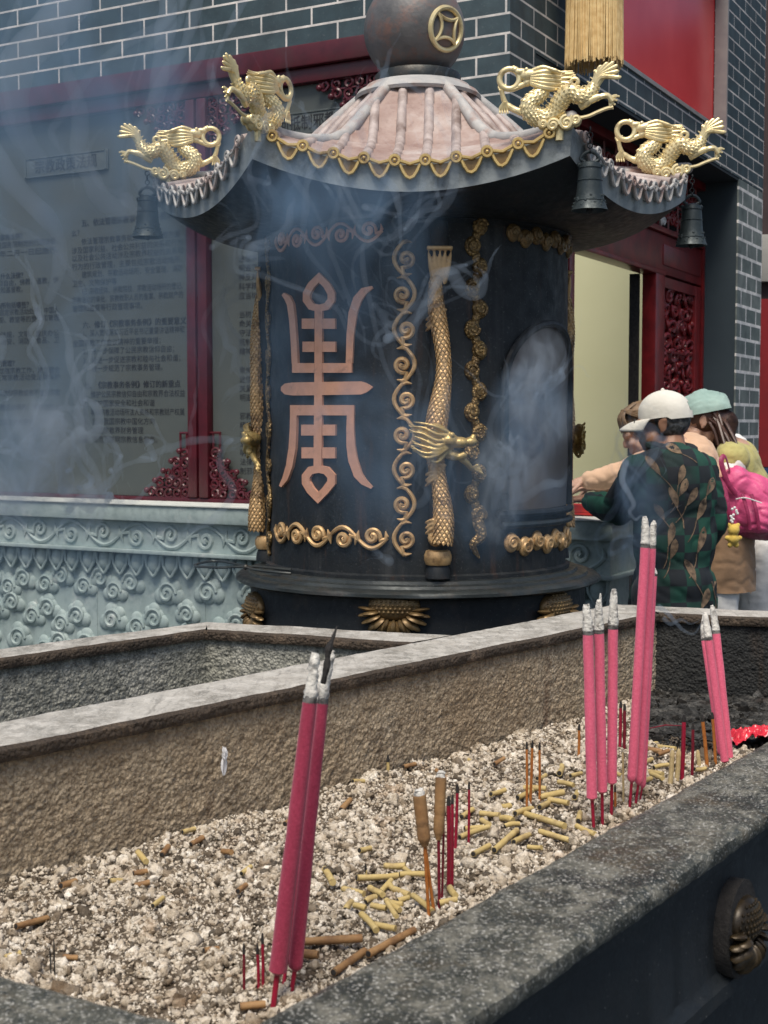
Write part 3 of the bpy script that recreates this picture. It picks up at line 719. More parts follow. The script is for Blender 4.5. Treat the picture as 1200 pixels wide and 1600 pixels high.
# body shell
b = MB(); b.lathe([(.46, 1.02), (RB + .012, 1.03), (RB + .012, 1.055), (RB, 1.06), (RB, 2.09), (RB + .012, 2.10), (RB + .012, 2.13)], 96, c=C0)
b.build('body', M['shell'], bur, ang=35)
f = MB(); r7 = random.Random(2)
f.lathe([(.48, 1.045), (.522, 1.043), (.526, 1.034), (.556, 1.032), (.560, 1.024), (.588, 1.021), (.598, 1.013), (.599, 1.004), (.588, .998), (.50, .996)], 96, c=C0, wob=lambda a, z: 1 + .004 * math.sin(a * 5) + .003 * math.sin(a * 13 + z * 90))
fo = f.build('flange', M['iron_flange'], bur, ang=40)
b = MB(); b.lathe([(.55, .996), (.55, .74), (.585, .72), (.585, .60), (.56, .58), (.56, .12), (.64, .10), (.64, 0)], 96, c=C0); ped = b.build('pedestal', M['iron'], bur)
def lotus_mb(s, seeds=True, seed=1):
    """lotus blossom facing +Z(local y up) : x right, y up, z out"""
    mb = MB(); rr = random.Random(seed)
    mb.ell((0, .25 * s, .0), (.62 * s, .5 * s, .34 * s), n=24, k=14)
    if seeds:
        for j in range(6):
            for i in range(11):
                x = (-.55 + .11 * i + (.055 if j % 2 else 0)) * s; y = (.05 + .115 * j) * s
                q = 1 - (x / (.62 * s)) ** 2 - ((y - .25 * s) / (.5 * s)) ** 2
                if q > .06: mb.ell((x, y, .34 * s * math.sqrt(q)), (.042 * s, .046 * s, .03 * s), n=8, k=6)
    for row, (n, r0, ln, zz) in enumerate(((9, .60, .22, .10), (12, .68, .30, .01))):
        for i in range(n):
            a = math.pi * (1.02 + .96 * (i / (n - 1))) if row == 0 else math.pi * (.94 + 1.12 * i / (n - 1))
            cx, cy = math.cos(a), math.sin(a)
            base = Vector((cx * r0 * .62 * s, cy * r0 * .45 * s + .05 * s, zz * s + .08 * s)); tip = Vector((cx * (r0 + ln * .55) * s, cy * (r0 + ln * .42) * s + .02 * s, zz * s + .05 * s))
            mid = (base + tip) / 2 + Vector((0, 0, .10 * s))
            mb.tube(catmull([base, mid, tip], 4), [.06 * s, .10 * s, .125 * s, .135 * s, .14 * s, .135 * s, .12 * s, .09 * s, .04 * s], 8, flat=.5)
    return mb
def place_mb(mb, pos, right, up, out):
    Mx = Matrix(((right.x, up.x, out.x, pos.x), (right.y, up.y, out.y, pos.y), (right.z, up.z, out.z, pos.z), (0, 0, 0, 1)))
    mb.v = [Mx @ v for v in mb.v]; return mb
for px in (400, 616, 868):
    ph, z = on_body(px, 960, .552); 
    ph = max(-1.35, min(1.25, ph))
    pos = cyl(ph, 0, .551)
    zc = at_y(px, 958, pos.y).z
    out = Vector((math.sin(ph), -math.cos(ph), 0)); rt = Vector((math.cos(ph), math.sin(ph), 0))
    place_mb(lotus_mb(.092, True, px), Vector((pos.x, pos.y, zc)), rt * 1.35, Zv, out).build('lotus', M['gold_brown'], ped)

# longevity character, traced as strokes and laid round the shell
def chfn(x, y, h):
    ph, z = on_body(x, y, RB); return cyl(ph, z, RB + h)
ch = MB()
def st(pts, w, closed=False):
    if closed: pts = [tuple(p) for p in catmull([(x, y, 0) for x, y in pts], 3, True)]
    ch.ribbon([(p[0], p[1]) for p in pts], w, chfn, -.004, .009, 0, closed)
ch.ribbon([(501, 434), (489, 446), (482, 459), (482, 469), (489, 479), (501, 482), (513, 479), (520, 469), (520, 459), (513, 446)], 11, chfn, -.004, .009, 0, True)
def dens(a, b, n=8): return [(lerp(a[0], b[0], i / n), lerp(a[1], b[1], i / n)) for i in range(n + 1)]
st(dens((500.5, 486), (500, 597), 10), 11.5); st(dens((500, 617), (499, 733), 10), 12)
for y, x0, x1, w in ((506, 475, 526, 16), (542, 476, 526.5, 16), (672, 474, 526.5, 17), (707.5, 474.5, 526, 17)):
    st(dens((x0, y), (494, y), 3), w); st(dens((506.5, y), (x1, y), 3), w)
st([(445.5, 459.5), (452, 465), (457, 476), (460, 500), (462.5, 535), (464, 568)], [5, 9, 9.5, 9, 9, 9])
st(dens((460, 575), (494, 575), 3), 15); st(dens((506.5, 575), (551.5, 575), 4), 15)
st([(583, 449), (570, 455), (560, 468), (553, 490), (549, 525), (547.5, 567.5)], [4, 11, 13, 13, 11, 10])
st([(443, 607.5), (449, 607.8), (460, 607.8)] + dens((470, 607.7), (565, 606.2), 12) + [(572, 606), (578, 605.6), (583, 605.2)], [6, 17, 20] + [20.5] * 13 + [16, 9, 2])
st(dens((457, 641), (494, 641), 3), 16); st(dens((506, 641), (555, 641), 4), 16)
st([(462, 649), (461.5, 670), (460, 700), (455.5, 728), (449, 748), (441.5, 760)], [10, 10, 10.5, 10, 8.5, 4])
st([(549.5, 649), (549, 670), (550, 697), (553, 718), (561, 742), (570, 753), (582, 762)], [10.5, 11.5, 13, 14, 13, 10, 4])
ch.ribbon([(499.5, 778), (488, 766), (481, 754), (481, 744), (488, 735), (500, 732.5), (512, 735), (520, 744), (520, 754), (511, 766)], 12, chfn, -.004, .009, 0, True)
ch.build('longevity_character', M['copper'], bur, ang=35)

# scroll borders on the shell, laid in pixel-free (angle, height) coordinates
def deg_of(px, py=600): return on_body(px, py)[0]
a_l0, a_l1 = deg_of(432), deg_of(606)
def strip_h(phi0, phi1, z, amp, n, rad, m, name, rs=1.0, seed=0):
    mb = MB(); L = (phi1 - phi0) * RB
    lay(mb, vine(L, amp, n, rad, True, seed), lambda x, y: cyl(phi0 + x / RB, z + y, RB + .006), 0, 7); return mb.build(name, m, bur)
def strip_v(phi, z0, z1, amp, n, rad, m, name, seed=0):
    mb = MB(); L = z1 - z0
    lay(mb, vine(L, amp, n, rad, True, seed), lambda x, y: cyl(phi + y / RB, z1 - x, RB + .006), 0, 7); return mb.build(name, m, bur)
zb = on_body(515, 838)[1]; zt = on_body(515, 366)[1]
strip_h(a_l0, a_l1, zb, .040, 5, .0070, M['gold_warm'], 'scroll_border')
strip_h(a_l0 + .03, a_l1 - .03, zt, .038, 5, .0052, M['copper'], 'scroll_border')
strip_v(deg_of(632), on_body(632, 868)[1], on_body(632, 376)[1], .040, 9, .0068, M['gold_warm'], 'scroll_border')
strip_v(deg_of(422), on_body(425, 868)[1], on_body(425, 350)[1], .038, 9, .0065, M['gold_dull'], 'scroll_border')
# cloud chain right of the front post and short cloud bands over and under the hatch
def cloud_chain(p0, p1, n, s, name, m, vertical):
    mb = MB()
    for i in range(n):
        t = (i + .5) / n; ph = lerp(p0[0], p1[0], t); z = lerp(p0[1], p1[1], t)
        off = .012 * (-1) ** i; ph2 = ph + (off / RB if vertical else 0); z2 = z + (0 if vertical else off * .6)
        out = Vector((math.sin(ph2), -math.cos(ph2), 0)); c = cyl(ph2, z2, RB + .002)
        mb.ell(c, (s, s * .55, s * 1.2), n=16, k=10, rot=Matrix.Rotation(ph2, 3, 'Z'))
        lay(mb, [(spiral(0, 0, s * .78, s * .15, i * 1.3, 1.5, 22, (-1) ** i), [s * .24] * 23)], lambda x, y: cyl(ph2 + x / RB, z2 + y, RB + s * .48))
        if i < n - 1:
            t2 = (i + 1) / n; mb.ell(cyl(lerp(p0[0], p1[0], t2), lerp(p0[1], p1[1], t2), RB), (s * .55, s * .4, s * .75), n=10, k=6)
    if vertical:
        for zz, dz in ((p1[1], -1),):
            mb.tube(catmull([cyl(p1[0], zz + .02, RB + .008), cyl(p1[0] + .03, zz - .03, RB + .012), cyl(p1[0] - .02, zz - .06, RB + .01), cyl(p1[0] + .025, zz - .1, RB + .006)], 5), [.014, .016, .018, .018, .018, .017, .017, .016, .015, .014, .013, .011, .009, .007, .005, .003], 7)
    return mb.build(name, m, bur)
pA = on_body(744, 336); pB = on_body(738, 820)
cloud_chain((pA[0], pA[1]), (pA[0], pB[1]), 15, .0245, 'cloud_border', M['gold_dull'], True)
pA = on_body(790, 366); cloud_chain((pA[0], pA[1]), (on_body(882, 366)[0] + .15, pA[1]), 8, .024, 'cloud_border', M['gold_brown'], False)
pA = on_body(786, 852); cloud_chain((pA[0], pA[1]), (on_body(882, 852)[0] + .15, pA[1]), 8, .026, 'cloud_border', M['gold_warm'], False)
# arched hatch
ha, za = on_body(786, 600); hc = R(55); hw = hc - ha
zs0 = on_body(800, 797)[1]; zsp = on_body(800, 600)[1]; zpk = on_body(848, 505)[1]
def arch(t, ins=0.0):
    pts = [(-hw + ins, zs0 + ins)]; n = 26
    for i in range(n + 1):
        a = math.pi * (1 - i / n); pts.append((math.cos(a) * (hw - ins), zsp + math.sin(a) * (zpk - zsp - ins * RB)))
    pts.append((hw - ins, zs0 + ins)); return pts
hb = MB(); ap = arch(0)
ctr = (0, (zs0 + zpk) / 2)
def hatch(u, v):
    # u across, v up, the arch outline as the top edge
    x = -hw + 2 * hw * u; top = zsp + math.sqrt(max(0, 1 - (x / hw) ** 2)) * (zpk - zsp)
    return cyl(hc + x, lerp(zs0, top, v), RB + .004 + .002 * math.sin(9 * v + 5 * u))
hb.grid(hatch, 30, 24); hto = hb.build('hatch', M['steel_plate'], bur)
hf = MB(); hf.tube([cyl(hc + x, z, RB + .008) for x, z in ap], .013, 8, flat=.9)
hf.tube([cyl(hc - hw - .05 + (2 * hw + .1) * i / 16, zs0 - .012, RB + .012) for i in range(17)], .012, 8); hf.build('frame', M['iron'], hto)
hf = MB(); hf.tube([cyl(hc - hw - .02 + (2 * hw + .04) * i / 16, zs0 - .045, RB + .012) for i in range(17)], .011, 8); hf.build('sill', M['iron_flange'], hto)
hg = MB(); zh = on_body(782, 756)[1]
for dz in (-.055, 0, .055): hg.tube([cyl(hc - hw - .01, zh + dz - .025, RB + .016), cyl(hc - hw - .01, zh + dz + .025, RB + .016)], .015, 10)
hg.grid(lambda u, v: cyl(hc - hw - .10 + .13 * u, zh - .075 + .15 * v, RB + .012), 8, 2); hg.build('hinge', M['iron'], hto)
def scales(mb, pts, rr, size, i0=0, i1=None, lift=.35):
    """rows of small pointed scales over a body tube"""
    acc = 0; last = -9; row = 0; up = Vector((0, 1, 0))
    for i in range(max(1, i0), min(i1 or len(pts) - 1, len(pts) - 1)):
        acc += (pts[i] - pts[i - 1]).length
        if acc - last < size * .72: continue
        last = acc; row += 1
        t = (pts[i + 1] - pts[i - 1]).normalized(); b = t.cross(up if abs(t.y) < .9 else Vector((1, 0, 0))).normalized(); c = b.cross(t)
        n = max(6, int(2 * math.pi * rr[i] / size))
        for k in range(n):
            a = 2 * math.pi * (k + .5 * (row % 2)) / n; o = b * math.cos(a) + c * math.sin(a); sd = t.cross(o); q = pts[i] + o * rr[i] * .97
            mb.add([q + t * size * .45, q + sd * size * .46 + o * size * .08, q - t * size * .62 + o * size * lift, q - sd * size * .46 + o * size * .08, q + o * size * lift * .75, q - t * size * .55 - o * size * .1], [(0, 1, 4), (1, 2, 4), (2, 3, 4), (3, 0, 4), (1, 5, 2), (2, 5, 3)])
# dragon posts
def post_mb():
    """local: x sideways, y outwards from the shell, z up"""
    mb = MB(); z0, z1 = 1.06, 2.09
    return mb
def dragon_post(phi):
    out = Vector((math.sin(phi), -math.cos(phi), 0)); rt = Vector((math.cos(phi), math.sin(phi), 0)); o = cyl(phi, 0, RB)
    def L(x, y, z): return o + rt * x + out * y + Zv * z
    col = MB(); col.tube([L(0, .012, 1.06), L(0, .012, 2.09)], .026, 16); 
    col.lathe([(.001, 1.052), (.038, 1.052), (.036, 1.075), (.03, 1.09), (.001, 1.09)], 20, c=L(0, .012, 0)); post = col.build('dragon_post', M['iron'], bur)
    bd = MB(); bd.lathe([(.02, 1.085), (.036, 1.092), (.041, 1.105), (.041, 1.12), (.036, 1.132), (.02, 1.138)], 24, c=L(0, .012, 0)); bd.build('ball_foot', M['gold_warm'], post)
    L0 = L
    def L(x, y, z): return L0(x, y - .016, z)
    d = MB()
    # scaly body winding round the post
    n = 150; pts = []; rad = []
    for i in range(n + 1):
        t = i / n; z = lerp(1.155, 1.93, t)
        pts.append(L(.012 * math.sin(t * 11 + .6), .052 + .006 * math.cos(t * 9), z)); rad.append(.0255 + .0045 * math.sin(t * 15 + 1) - .009 * smooth((t - .55) / .45))
    d.tube(pts, rad, 14); bpts, brad = pts, rad
    # tail fan on top
    for k in range(5):
        x = (k - 2) * .011; d.tube(catmull([L(x * .3, .04, 1.90), L(x, .048, 1.95), L(x * 1.5, .05, 2.0 + .006 * (2 - abs(k - 2)))], 4), [.009, .01, .011, .011, .01, .009, .007, .005, .003], 6)
    d.box((0, 0, 0), (.075, .02, .012), 0, Matrix(((rt.x, out.x, 0, L(0, .05, 2.0).x), (rt.y, out.y, 0, L(0, .05, 2.0).y), (0, 0, 1, 2.012), (0, 0, 0, 1))), .003)
    # claws gripping
    for zc, sx in ((1.78, -1), (1.24, 1), (1.19, -1), (1.33, -1)):
        p = L(sx * .018, .05, zc)
        for k in range(3): d.tube(catmull([L(sx * -.01, .058, zc + .03 - k * .004), L(sx * .02, .064, zc + .012 + k * .012), L(sx * .040, .04, zc - .008 + k * .016)], 4), [.006] * 4 + [.005] * 4 + [.002], 6)
        d.tube([L(-sx * .015, .055, zc + .06), p], [.009, .008], 6)
    lay(d, [(spiral(-.006, 1.17, .026, .006, 0, 1.5, 22), [.009] * 23)], lambda x, y: L(x, .052, y))
    # head turning out to the right with a mane streaming left
    hz = 1.455; bodymb = d; d = MB()
    d.ell(L(.02, .075, hz), (.034, .034, .026), n=14, k=10); d.ell(L(.055, .078, hz - .004), (.03, .024, .017), n=12, k=8); d.ell(L(.088, .078, hz - .002), (.02, .02, .015), n=12, k=8)
    d.ell(L(.095, .08, hz + .012), (.009, .009, .009), n=8, k=6); d.ell(L(.03, .098, hz + .018), (.01, .01, .009), n=8, k=6)
    d.tube(catmull([L(.01, .07, hz - .03), L(.05, .075, hz - .045), L(.075, .076, hz - .035)], 4), [.016] * 4 + [.012] * 4 + [.008], 8)
    rm = random.Random(17)
    for k in range(20):
        tt = k / 19; zz = hz + .040 - tt * .088; q = .010 * (k % 3 == 0); Ls = .070 + .020 * rm.random() - .022 * abs(tt - .35)
        d.tube(catmull([L(.030, .080 + q, hz + .020 - tt * .034), L(-.012, .094 + q, zz + .012 * math.sin(k * 1.9)), L(-.012 - Ls * .55, .088 + q, zz + .004 + .008 * math.sin(k * 2.3 + 1)), L(-.012 - Ls, .076 + q, zz + .016 + .008 * math.sin(k * 3.1))], 5), [.0055, .006, .0062, .0062, .006, .0058, .0056, .0054, .005, .0046, .0042, .0038, .0032, .0026, .0018, .0010], 6)
    d.tube(catmull([L(.04, .07, hz - .035), L(.075, .06, hz - .06), L(.10, .04, hz - .085)], 4), [.012, .012, .011, .011, .01, .01, .009, .008, .006], 7)
    for k in range(3): d.tube(catmull([L(.10, .04, hz - .08), L(.115 + .006 * k, .045, hz - .07 - .012 * k), L(.125 + .004 * k, .03, hz - .085 - .012 * k)], 3), [.006, .006, .005, .005, .004, .003, .002], 6)
    me = remesh(bodymb, .0030, 1, ORG[bur], 'dragon', [M['gold_warm'], M['gold_plain']]); sc_ = MB(); scales(sc_, bpts, brad, .0135); ms = sc_.mesh('s', ORG[bur], (), 20); mh = remesh(d, .0025, 0, ORG[bur], 'head')
    bm = bmesh.new(); bm.from_mesh(me); bm.from_mesh(ms); k0 = len(bm.faces); bm.from_mesh(mh); bm.faces.ensure_lookup_table()
    for fc in bm.faces[k0:]: fc.material_index = 1
    bm.to_mesh(me); bm.free(); me.shade_smooth(); bpy.data.meshes.remove(mh)
    link_mesh('dragon', me, post)
M['gold_warm_scaly'] = gold_mat('warm scaly gold', (.66, .50, .27), (.50, .34, .16), (.14, .085, .04), .52, metal=.35, scales=True, rough=.45, ssc=95)
for ph in (deg_of(684), R(-93), R(105)): dragon_post(ph)

# ---------------- roof
RHO = R(-3.0); RT = .864; AP = RT * math.cos(R(30))
VV = [0, .10, .20, .27, .345, .45, .63, .82, 1.0]; ZH = [2.560, 2.505, 2.448, 2.402, 2.362, 2.328, 2.306, 2.296, 2.300]
def roof_z(v, t):
    return interp(VV, ZH, v) - .092 * v ** 2.2 * (1 - t * t)
def roofP(k, a, s, dz=0.0):
    """side k (0 = front), a = distance from the axis across the side, s = sideways"""
    v = (a - .143) / (AP - .143); t = max(-1, min(1, s / (a * .57735)))
    ph = RHO + k * math.pi / 3
    n = Vector((math.sin(ph), -math.cos(ph), 0)); r = Vector((math.cos(ph), math.sin(ph), 0))
    return C0 + n * a + r * s + Zv * (roof_z(max(0, min(1, v)), t) + dz)
roof = MB()
for k in range(6):
    def fn(u, w, k=k):
        a = lerp(.143, AP, u); s = (2 * w - 1) * a * .57735
        step = (u * 6) % 1.0
        return roofP(k, a, s, .019 * (1 - step) ** .8 if u < .97 else .002)
    roof.grid(fn, 72, 18)
roofo = roof.build('roof', M['tile'], bur, ang=50)
ti = MB()
for k in range(6):
    for i in range(10):
        s = (i - 4.5) * .083
        a0 = max(.155, abs(s) / .57735 + .01)
        if a0 > AP - .03: continue
        pts = [roofP(k, lerp(a0, AP + .004, j / 16), s, .012) for j in range(17)]
        ti.tube(pts, [.0150] * 17, 10)
ti.build('tile_rolls', M['tile_roll'], roofo)
hp = MB()
for k in range(6):
    pts = [roofP(k, lerp(.143, AP, j / 22), lerp(.143, AP, j / 22) * .57735, .014 + (.012 * smooth((j - 16) / 6))) for j in range(23)]
    hp.tube(pts, [.019] * 23, 10)
    e = pts[-1]; d = (pts[-1] - pts[-2]).normalized()
    hp.bone(e - d * .02, e + d * .004, .0195, .018)
hp.build('hip_ridges', M['tile_pale'], roofo)
# fascia, soffit bowl
fa = MB(); fs_ = MB(); bo = MB()
FH = .078
for k in range(6):
    def eav(w, dz, da=0.0, k=k):
        s = (2 * w - 1) * (AP + da) * .57735; p = roofP(k, AP, (2 * w - 1) * AP * .57735, 0); ph = RHO + k * math.pi / 3
        n = Vector((math.sin(ph), -math.cos(ph), 0)); r = Vector((math.cos(ph), math.sin(ph), 0))
        return C0 + n * (AP + da) + r * s + Zv * (p.z + dz)
    fa.grid(lambda u, w: eav(w, .004 - FH * u, .006 - .008 * u), 6, 24)
    fa.grid(lambda u, w: eav(w, .004, .006 - .03 * u), 1, 24)
    def bowl(u, w, k=k):
        top = eav(w, -FH + .004, -.002); q = top - C0; r_out = math.hypot(q.x, q.y); an = math.atan2(q.x, -q.y)
        r = lerp(RB - .03, r_out, u); uu = (r - RB + .03) / (RT - RB); z = 2.108 + (top.z - 2.108) * u ** 2.6 - .012 * math.sin(math.pi * u)
        return cyl(an, z, r)
    bo.grid(bowl, 14, 24)
fao = fa.build('fascia', M['fascia'], roofo, ang=50)
bo.build('soffit', M['iron'], roofo, ang=60)
for sides, mt in [((k,), M['gold_plain'] if k == 0 else M['tile_pale']) for k in range(6)]:
    de = MB()
    for k in sides:
        ph = RHO + k * math.pi / 3; n = Vector((math.sin(ph), -math.cos(ph), 0)); r = Vector((math.cos(ph), math.sin(ph), 0))
        def E(s, dz, o=.016):
            p = roofP(k, AP, max(-.9999, min(.9999, s / (AP * .57735))) * AP * .57735, 0); return C0 + n * (AP + o) + r * s + Zv * (p.z + dz)
        for i in range(10):
            s = (i - 4.5) * .083
            de.torus(E(s, .006, .018), .0125, .005, 0, Matrix.Translation(E(s, .006, .018)) @ Matrix.Rotation(ph, 4, 'Z') @ Matrix.Translation(-E(s, .006, .018)), 16, 6)
            de.ell(E(s, .006, .018), .0055, n=8, k=6)
            if i < 9:
                lay(de, [([(s + .014, -.004), (s + .022, -.022), (s + .031, -.036), (s + .0415, -.041), (s + .052, -.036), (s + .061, -.022), (s + .069, -.004)], [.0052] * 7)], lambda x, y: E(x, y, .014))
                lay(de, [([(s + .012, .006), (s + .0415, -.003), (s + .071, .006)], [.005] * 3)], lambda x, y: E(x, y, .016))
                de.prism([(s + .016, -.006), (s + .03, -.034), (s + .0415, -.039), (s + .053, -.034), (s + .067, -.006), (s + .0415, -.004)], lambda x, y, h: E(x, y, h), .004, .011, 1)
    de.build('drip_edge', [mt, M['gold_brown'] if mt is M['gold_plain'] else M['fascia']], roofo)
# neck, ball, coin emblem
b = MB(); b.lathe([(.20, 2.548), (.205, 2.558), (.195, 2.572), (.172, 2.585), (.168, 2.592)], 48, c=C0); b.build('roof_collar', M['tile_pale'], roofo)
b = MB(); b.lathe([(.05, 2.588), (.137, 2.588), (.139, 2.594), (.139, 2.626), (.134, 2.632), (.085, 2.634), (.082, 2.66), (.088, 2.68)], 48, c=C0); b.build('neck', M['iron_flange'], bur)
bc = at_y(650, 49, C0.y); BR = .163
b = MB(); b.ell((C0.x - .012, C0.y, bc.z), BR, n=64, k=40); b.lathe([(.03, bc.z + BR - .006), (.06, bc.z + BR), (.05, bc.z + BR + .03), (.03, bc.z + BR + .06), (.045, bc.z + BR + .09), (.002, bc.z + BR + .15)], 24, c=C0 - Vector((.012, 0, 0)))
ball = b.build('finial_ball', M['ball'], bur)
Bc = Vector((C0.x - .012, C0.y, bc.z))
dirc = (at_y(700, 45, C0.y - .125) - Bc).normalized(); rt = dirc.cross(Zv).normalized() * -1; upc = rt.cross(dirc) * -1
rt = Zv.cross(dirc).normalized(); upc = dirc.cross(rt).normalized()
def onball(x, y, h=0.0):
    v = dirc * math.sqrt(max(BR * BR - x * x - y * y, 1e-6)) + rt * x + upc * y
    return Bc + v.normalized() * (BR + h)
ce = MB()
RC = .062
ce.tube([onball(RC * math.cos(2 * math.pi * i / 40), RC * math.sin(2 * math.pi * i / 40), .004) for i in range(40)], .0085, 8, closed=True)
for k in range(4):
    a = math.pi / 2 * k; arc = []
    for i in range(17):
        q = a + math.pi - math.pi / 4 + math.pi / 2 * i / 16
        arc.append((RC * 1.4142 * math.cos(a) + RC * math.cos(q), RC * 1.4142 * math.sin(a) + RC * math.sin(q)))
    ce.tube([onball(x, y, .004) for x, y in arc], .0055, 6)
ce.build('coin_emblem', M['gold'], ball)

# ---------------- the gold dragons on the roof corners
def dragon_mesh():
    d = MB(); K = .000703
    def P(x, y, dy=0.0): return Vector(((x - 800) * K, dy, (870 - y) * K))
    body = [(578, 622, 9), (615, 640, 15), (650, 680, 20), (675, 722, 25), (708, 738, 29), (750, 712, 31), (790, 745, 33), (818, 790, 33), (868, 814, 33), (915, 790, 33), (918, 752, 31), (882, 722, 29), (862, 690, 27), (890, 655, 26)]
    pts = catmull([P(x, y, .010 * math.sin(i * 1.1)) for i, (x, y, r) in enumerate(body)], 6)
    rr = [interp(list(range(len(body))), [r for *_, r in body], i / 6) * K * 1.08 for i in range(len(pts))]
    d.tube(pts, rr, 14); sc_ = MB(); scales(sc_, pts, rr, .0098, 14, len(pts) - 6, .42); bodymb = d; d = MB(); d0 = d
    # spine frill
    for i in range(5, len(pts) - 6, 2):
        t = (pts[i + 1] - pts[i - 1]).normalized(); nrm = Vector((-t.z, 0, t.x)); 
        if nrm.z < 0 and i < 40: nrm = -nrm
        d.tube([pts[i], pts[i] + nrm * (rr[i] + .0095)], [.0055, .0015], 6)
    for k, (x, y) in enumerate(((548, 655), (556, 632), (560, 612), (575, 600), (598, 602), (622, 612), (640, 628))):
        d.tube(catmull([P(655, 690), P(628 + k * 3, 655 - k * 2), P(x + 12, y + 6), P(x, y)], 5), [.009, .0095, .0095, .0095, .009, .0085, .008, .0075, .007, .0065, .006, .0055, .0045, .0035, .002, .001], 7)
    # head
    d = MB(); hd = d
    d.ell(P(918, 636), (.030, .021, .017), n=16, k=12, rot=Matrix.Rotation(.15, 3, 'Y')); d.ell(P(955, 622), (.020, .015, .011), n=14, k=10); d.ell(P(978, 612), (.012, .013, .010), n=12, k=8)
    d.ell(P(984, 602), (.006, .008, .006), n=8, k=6)
    for s in (-1, 1):
        d.ell(P(930, 616, s * .013), (.0065, .006, .006), n=10, k=8)
        d.tube(catmull([P(905, 622, s * .010), P(860, 612, s * .016), P(810, 628, s * .018), P(772, 640, s * .016)], 5), [.0075] * 6 + [.006] * 5 + [.004] * 4 + [.0015], 7)
    d.tube(catmull([P(905, 655), P(940, 672), P(968, 682), P(980, 676)], 4), [.012] * 4 + [.0085] * 4 + [.006] * 4 + [.003], 8)
    for x in (935, 950, 965): d.tube([P(x, 636, .006), P(x + 1, 654, .006)], [.003, .001], 5)
    d = d0
    for k in range(9):
        y = 624 + k * 8.2
        d.tube(catmull([P(912, 640 + k * 4, (.012 if k % 2 else -.012)), P(850, y + 6, (.018 if k % 2 else -.018)), P(790, y + 4, .014), P(742 - 6 * (k % 3), y + 6 + (8 if k > 3 else -4), .008)], 5), [.007, .0076, .0078, .0078, .0076, .0074, .007, .0068, .0064, .006, .0055, .005, .0042, .0034, .0022, .001], 7)
    d.torus(P(735, 672), .010, .006, n=18, k=8)
    d.torus(P(1001, 648), .0285, .0085, n=32, k=10)
    d.tube(catmull([P(940, 672), P(990, 692), P(1030, 682), P(1040, 660)], 5), [.007] * 12 + [.005] * 4, 7)
    # fore leg with claw up to the ring
    d.tube(catmull([P(905, 790), P(960, 778, .012), P(1000, 758, .012), P(1022, 735, .008), P(1034, 690)], 5), [.012] * 6 + [.0095] * 6 + [.008] * 5 + [.007] * 4, 9)
    for k in range(4): d.tube(catmull([P(1020, 740), P(1012 + 9 * k, 765, .006), P(1006 + 11 * k, 788, .002)], 4), [.005] * 5 + [.003] * 3 + [.001], 6)
    for k in range(3): d.tube(catmull([P(1034, 700), P(1020 + 12 * k, 676, .006), P(1016 + 14 * k, 668, .004)], 4), [.005] * 5 + [.003] * 3 + [.001], 6)
    # hind leg
    d.tube(catmull([P(712, 770), P(672, 752, -.01), P(632, 738, -.01), P(600, 735, -.008), P(582, 758, -.006)], 5), [.013] * 5 + [.011] * 5 + [.0085] * 6 + [.0075] * 5, 9)
    for k in range(4): d.tube(catmull([P(590, 740), P(566 + 7 * k, 735 + 14 * k), P(552 + 8 * k, 738 + 16 * k)], 4), [.0055] * 5 + [.003] * 3 + [.0012], 6)
    d.tube(catmull([P(578, 778), P(606, 784), P(640, 796), P(680, 812), P(725, 818)], 5), [.0055] * 21, 7)
    # cloud it stands on
    for cx, cy, r in ((765, 838, 34), (820, 846, 30), (728, 826, 24), (860, 838, 20)):
        d.ell(P(cx, cy), (r * K, .022, r * K * .82), n=16, k=12)
        d.tube([P(x, y, -.020) for x, y in spiral(cx, cy, r * .85, r * .15, cx, 1.6, 24)], [.0055] * 25, 7); d.tube([P(x, y, .020) for x, y in spiral(cx, cy, r * .85, r * .15, cx, 1.6, 24)], [.0055] * 25, 7)
    d.tube([P(795, 850), P(795, 905)], .012, 8)
    me = remesh(bodymb, .0026, 1, Vector((0, 0, 0)), 'dragon', [M['gold']]); mh = remesh(hd, .0018, 1, Vector((0, 0, 0)), 'h'); m1 = sc_.mesh('s', Vector((0, 0, 0)), (), 20); m2 = d0.mesh('t', Vector((0, 0, 0)), (), 50)
    bm = bmesh.new()
    for q in (me, mh, m1, m2): bm.from_mesh(q)
    bm.to_mesh(me); bm.free(); me.shade_smooth(); me.set_sharp_from_angle(angle=R(40)); return me
dme = dragon_mesh()
def tipP(k, dr=0.0):
    a = RHO + R(30) + k * R(60); return C0 + Vector(((RT + dr) * math.sin(a), -(RT + dr) * math.cos(a), 2.318))
def put_dragon(px, py, y, yaw, flip, sc=1.0):
    """px,py: where its cloud base stands"""
    p = at_y(px, py, y); o = link_mesh('dragon', dme, bur)
    o.matrix_local = Matrix.Translation(p - C0) @ Matrix.Rotation(yaw, 4, 'Z') @ Matrix.Diagonal((-sc if flip else sc, .78 * sc, sc, 1))
put_dragon(266, 283, 4.46, R(8), False, .93)
put_dragon(404, 208, 3.74, R(60), False, .93)
put_dragon(872, 206, 3.72, R(-10), True, .93)
put_dragon(1046, 280, 4.42, R(-4), True, .99)

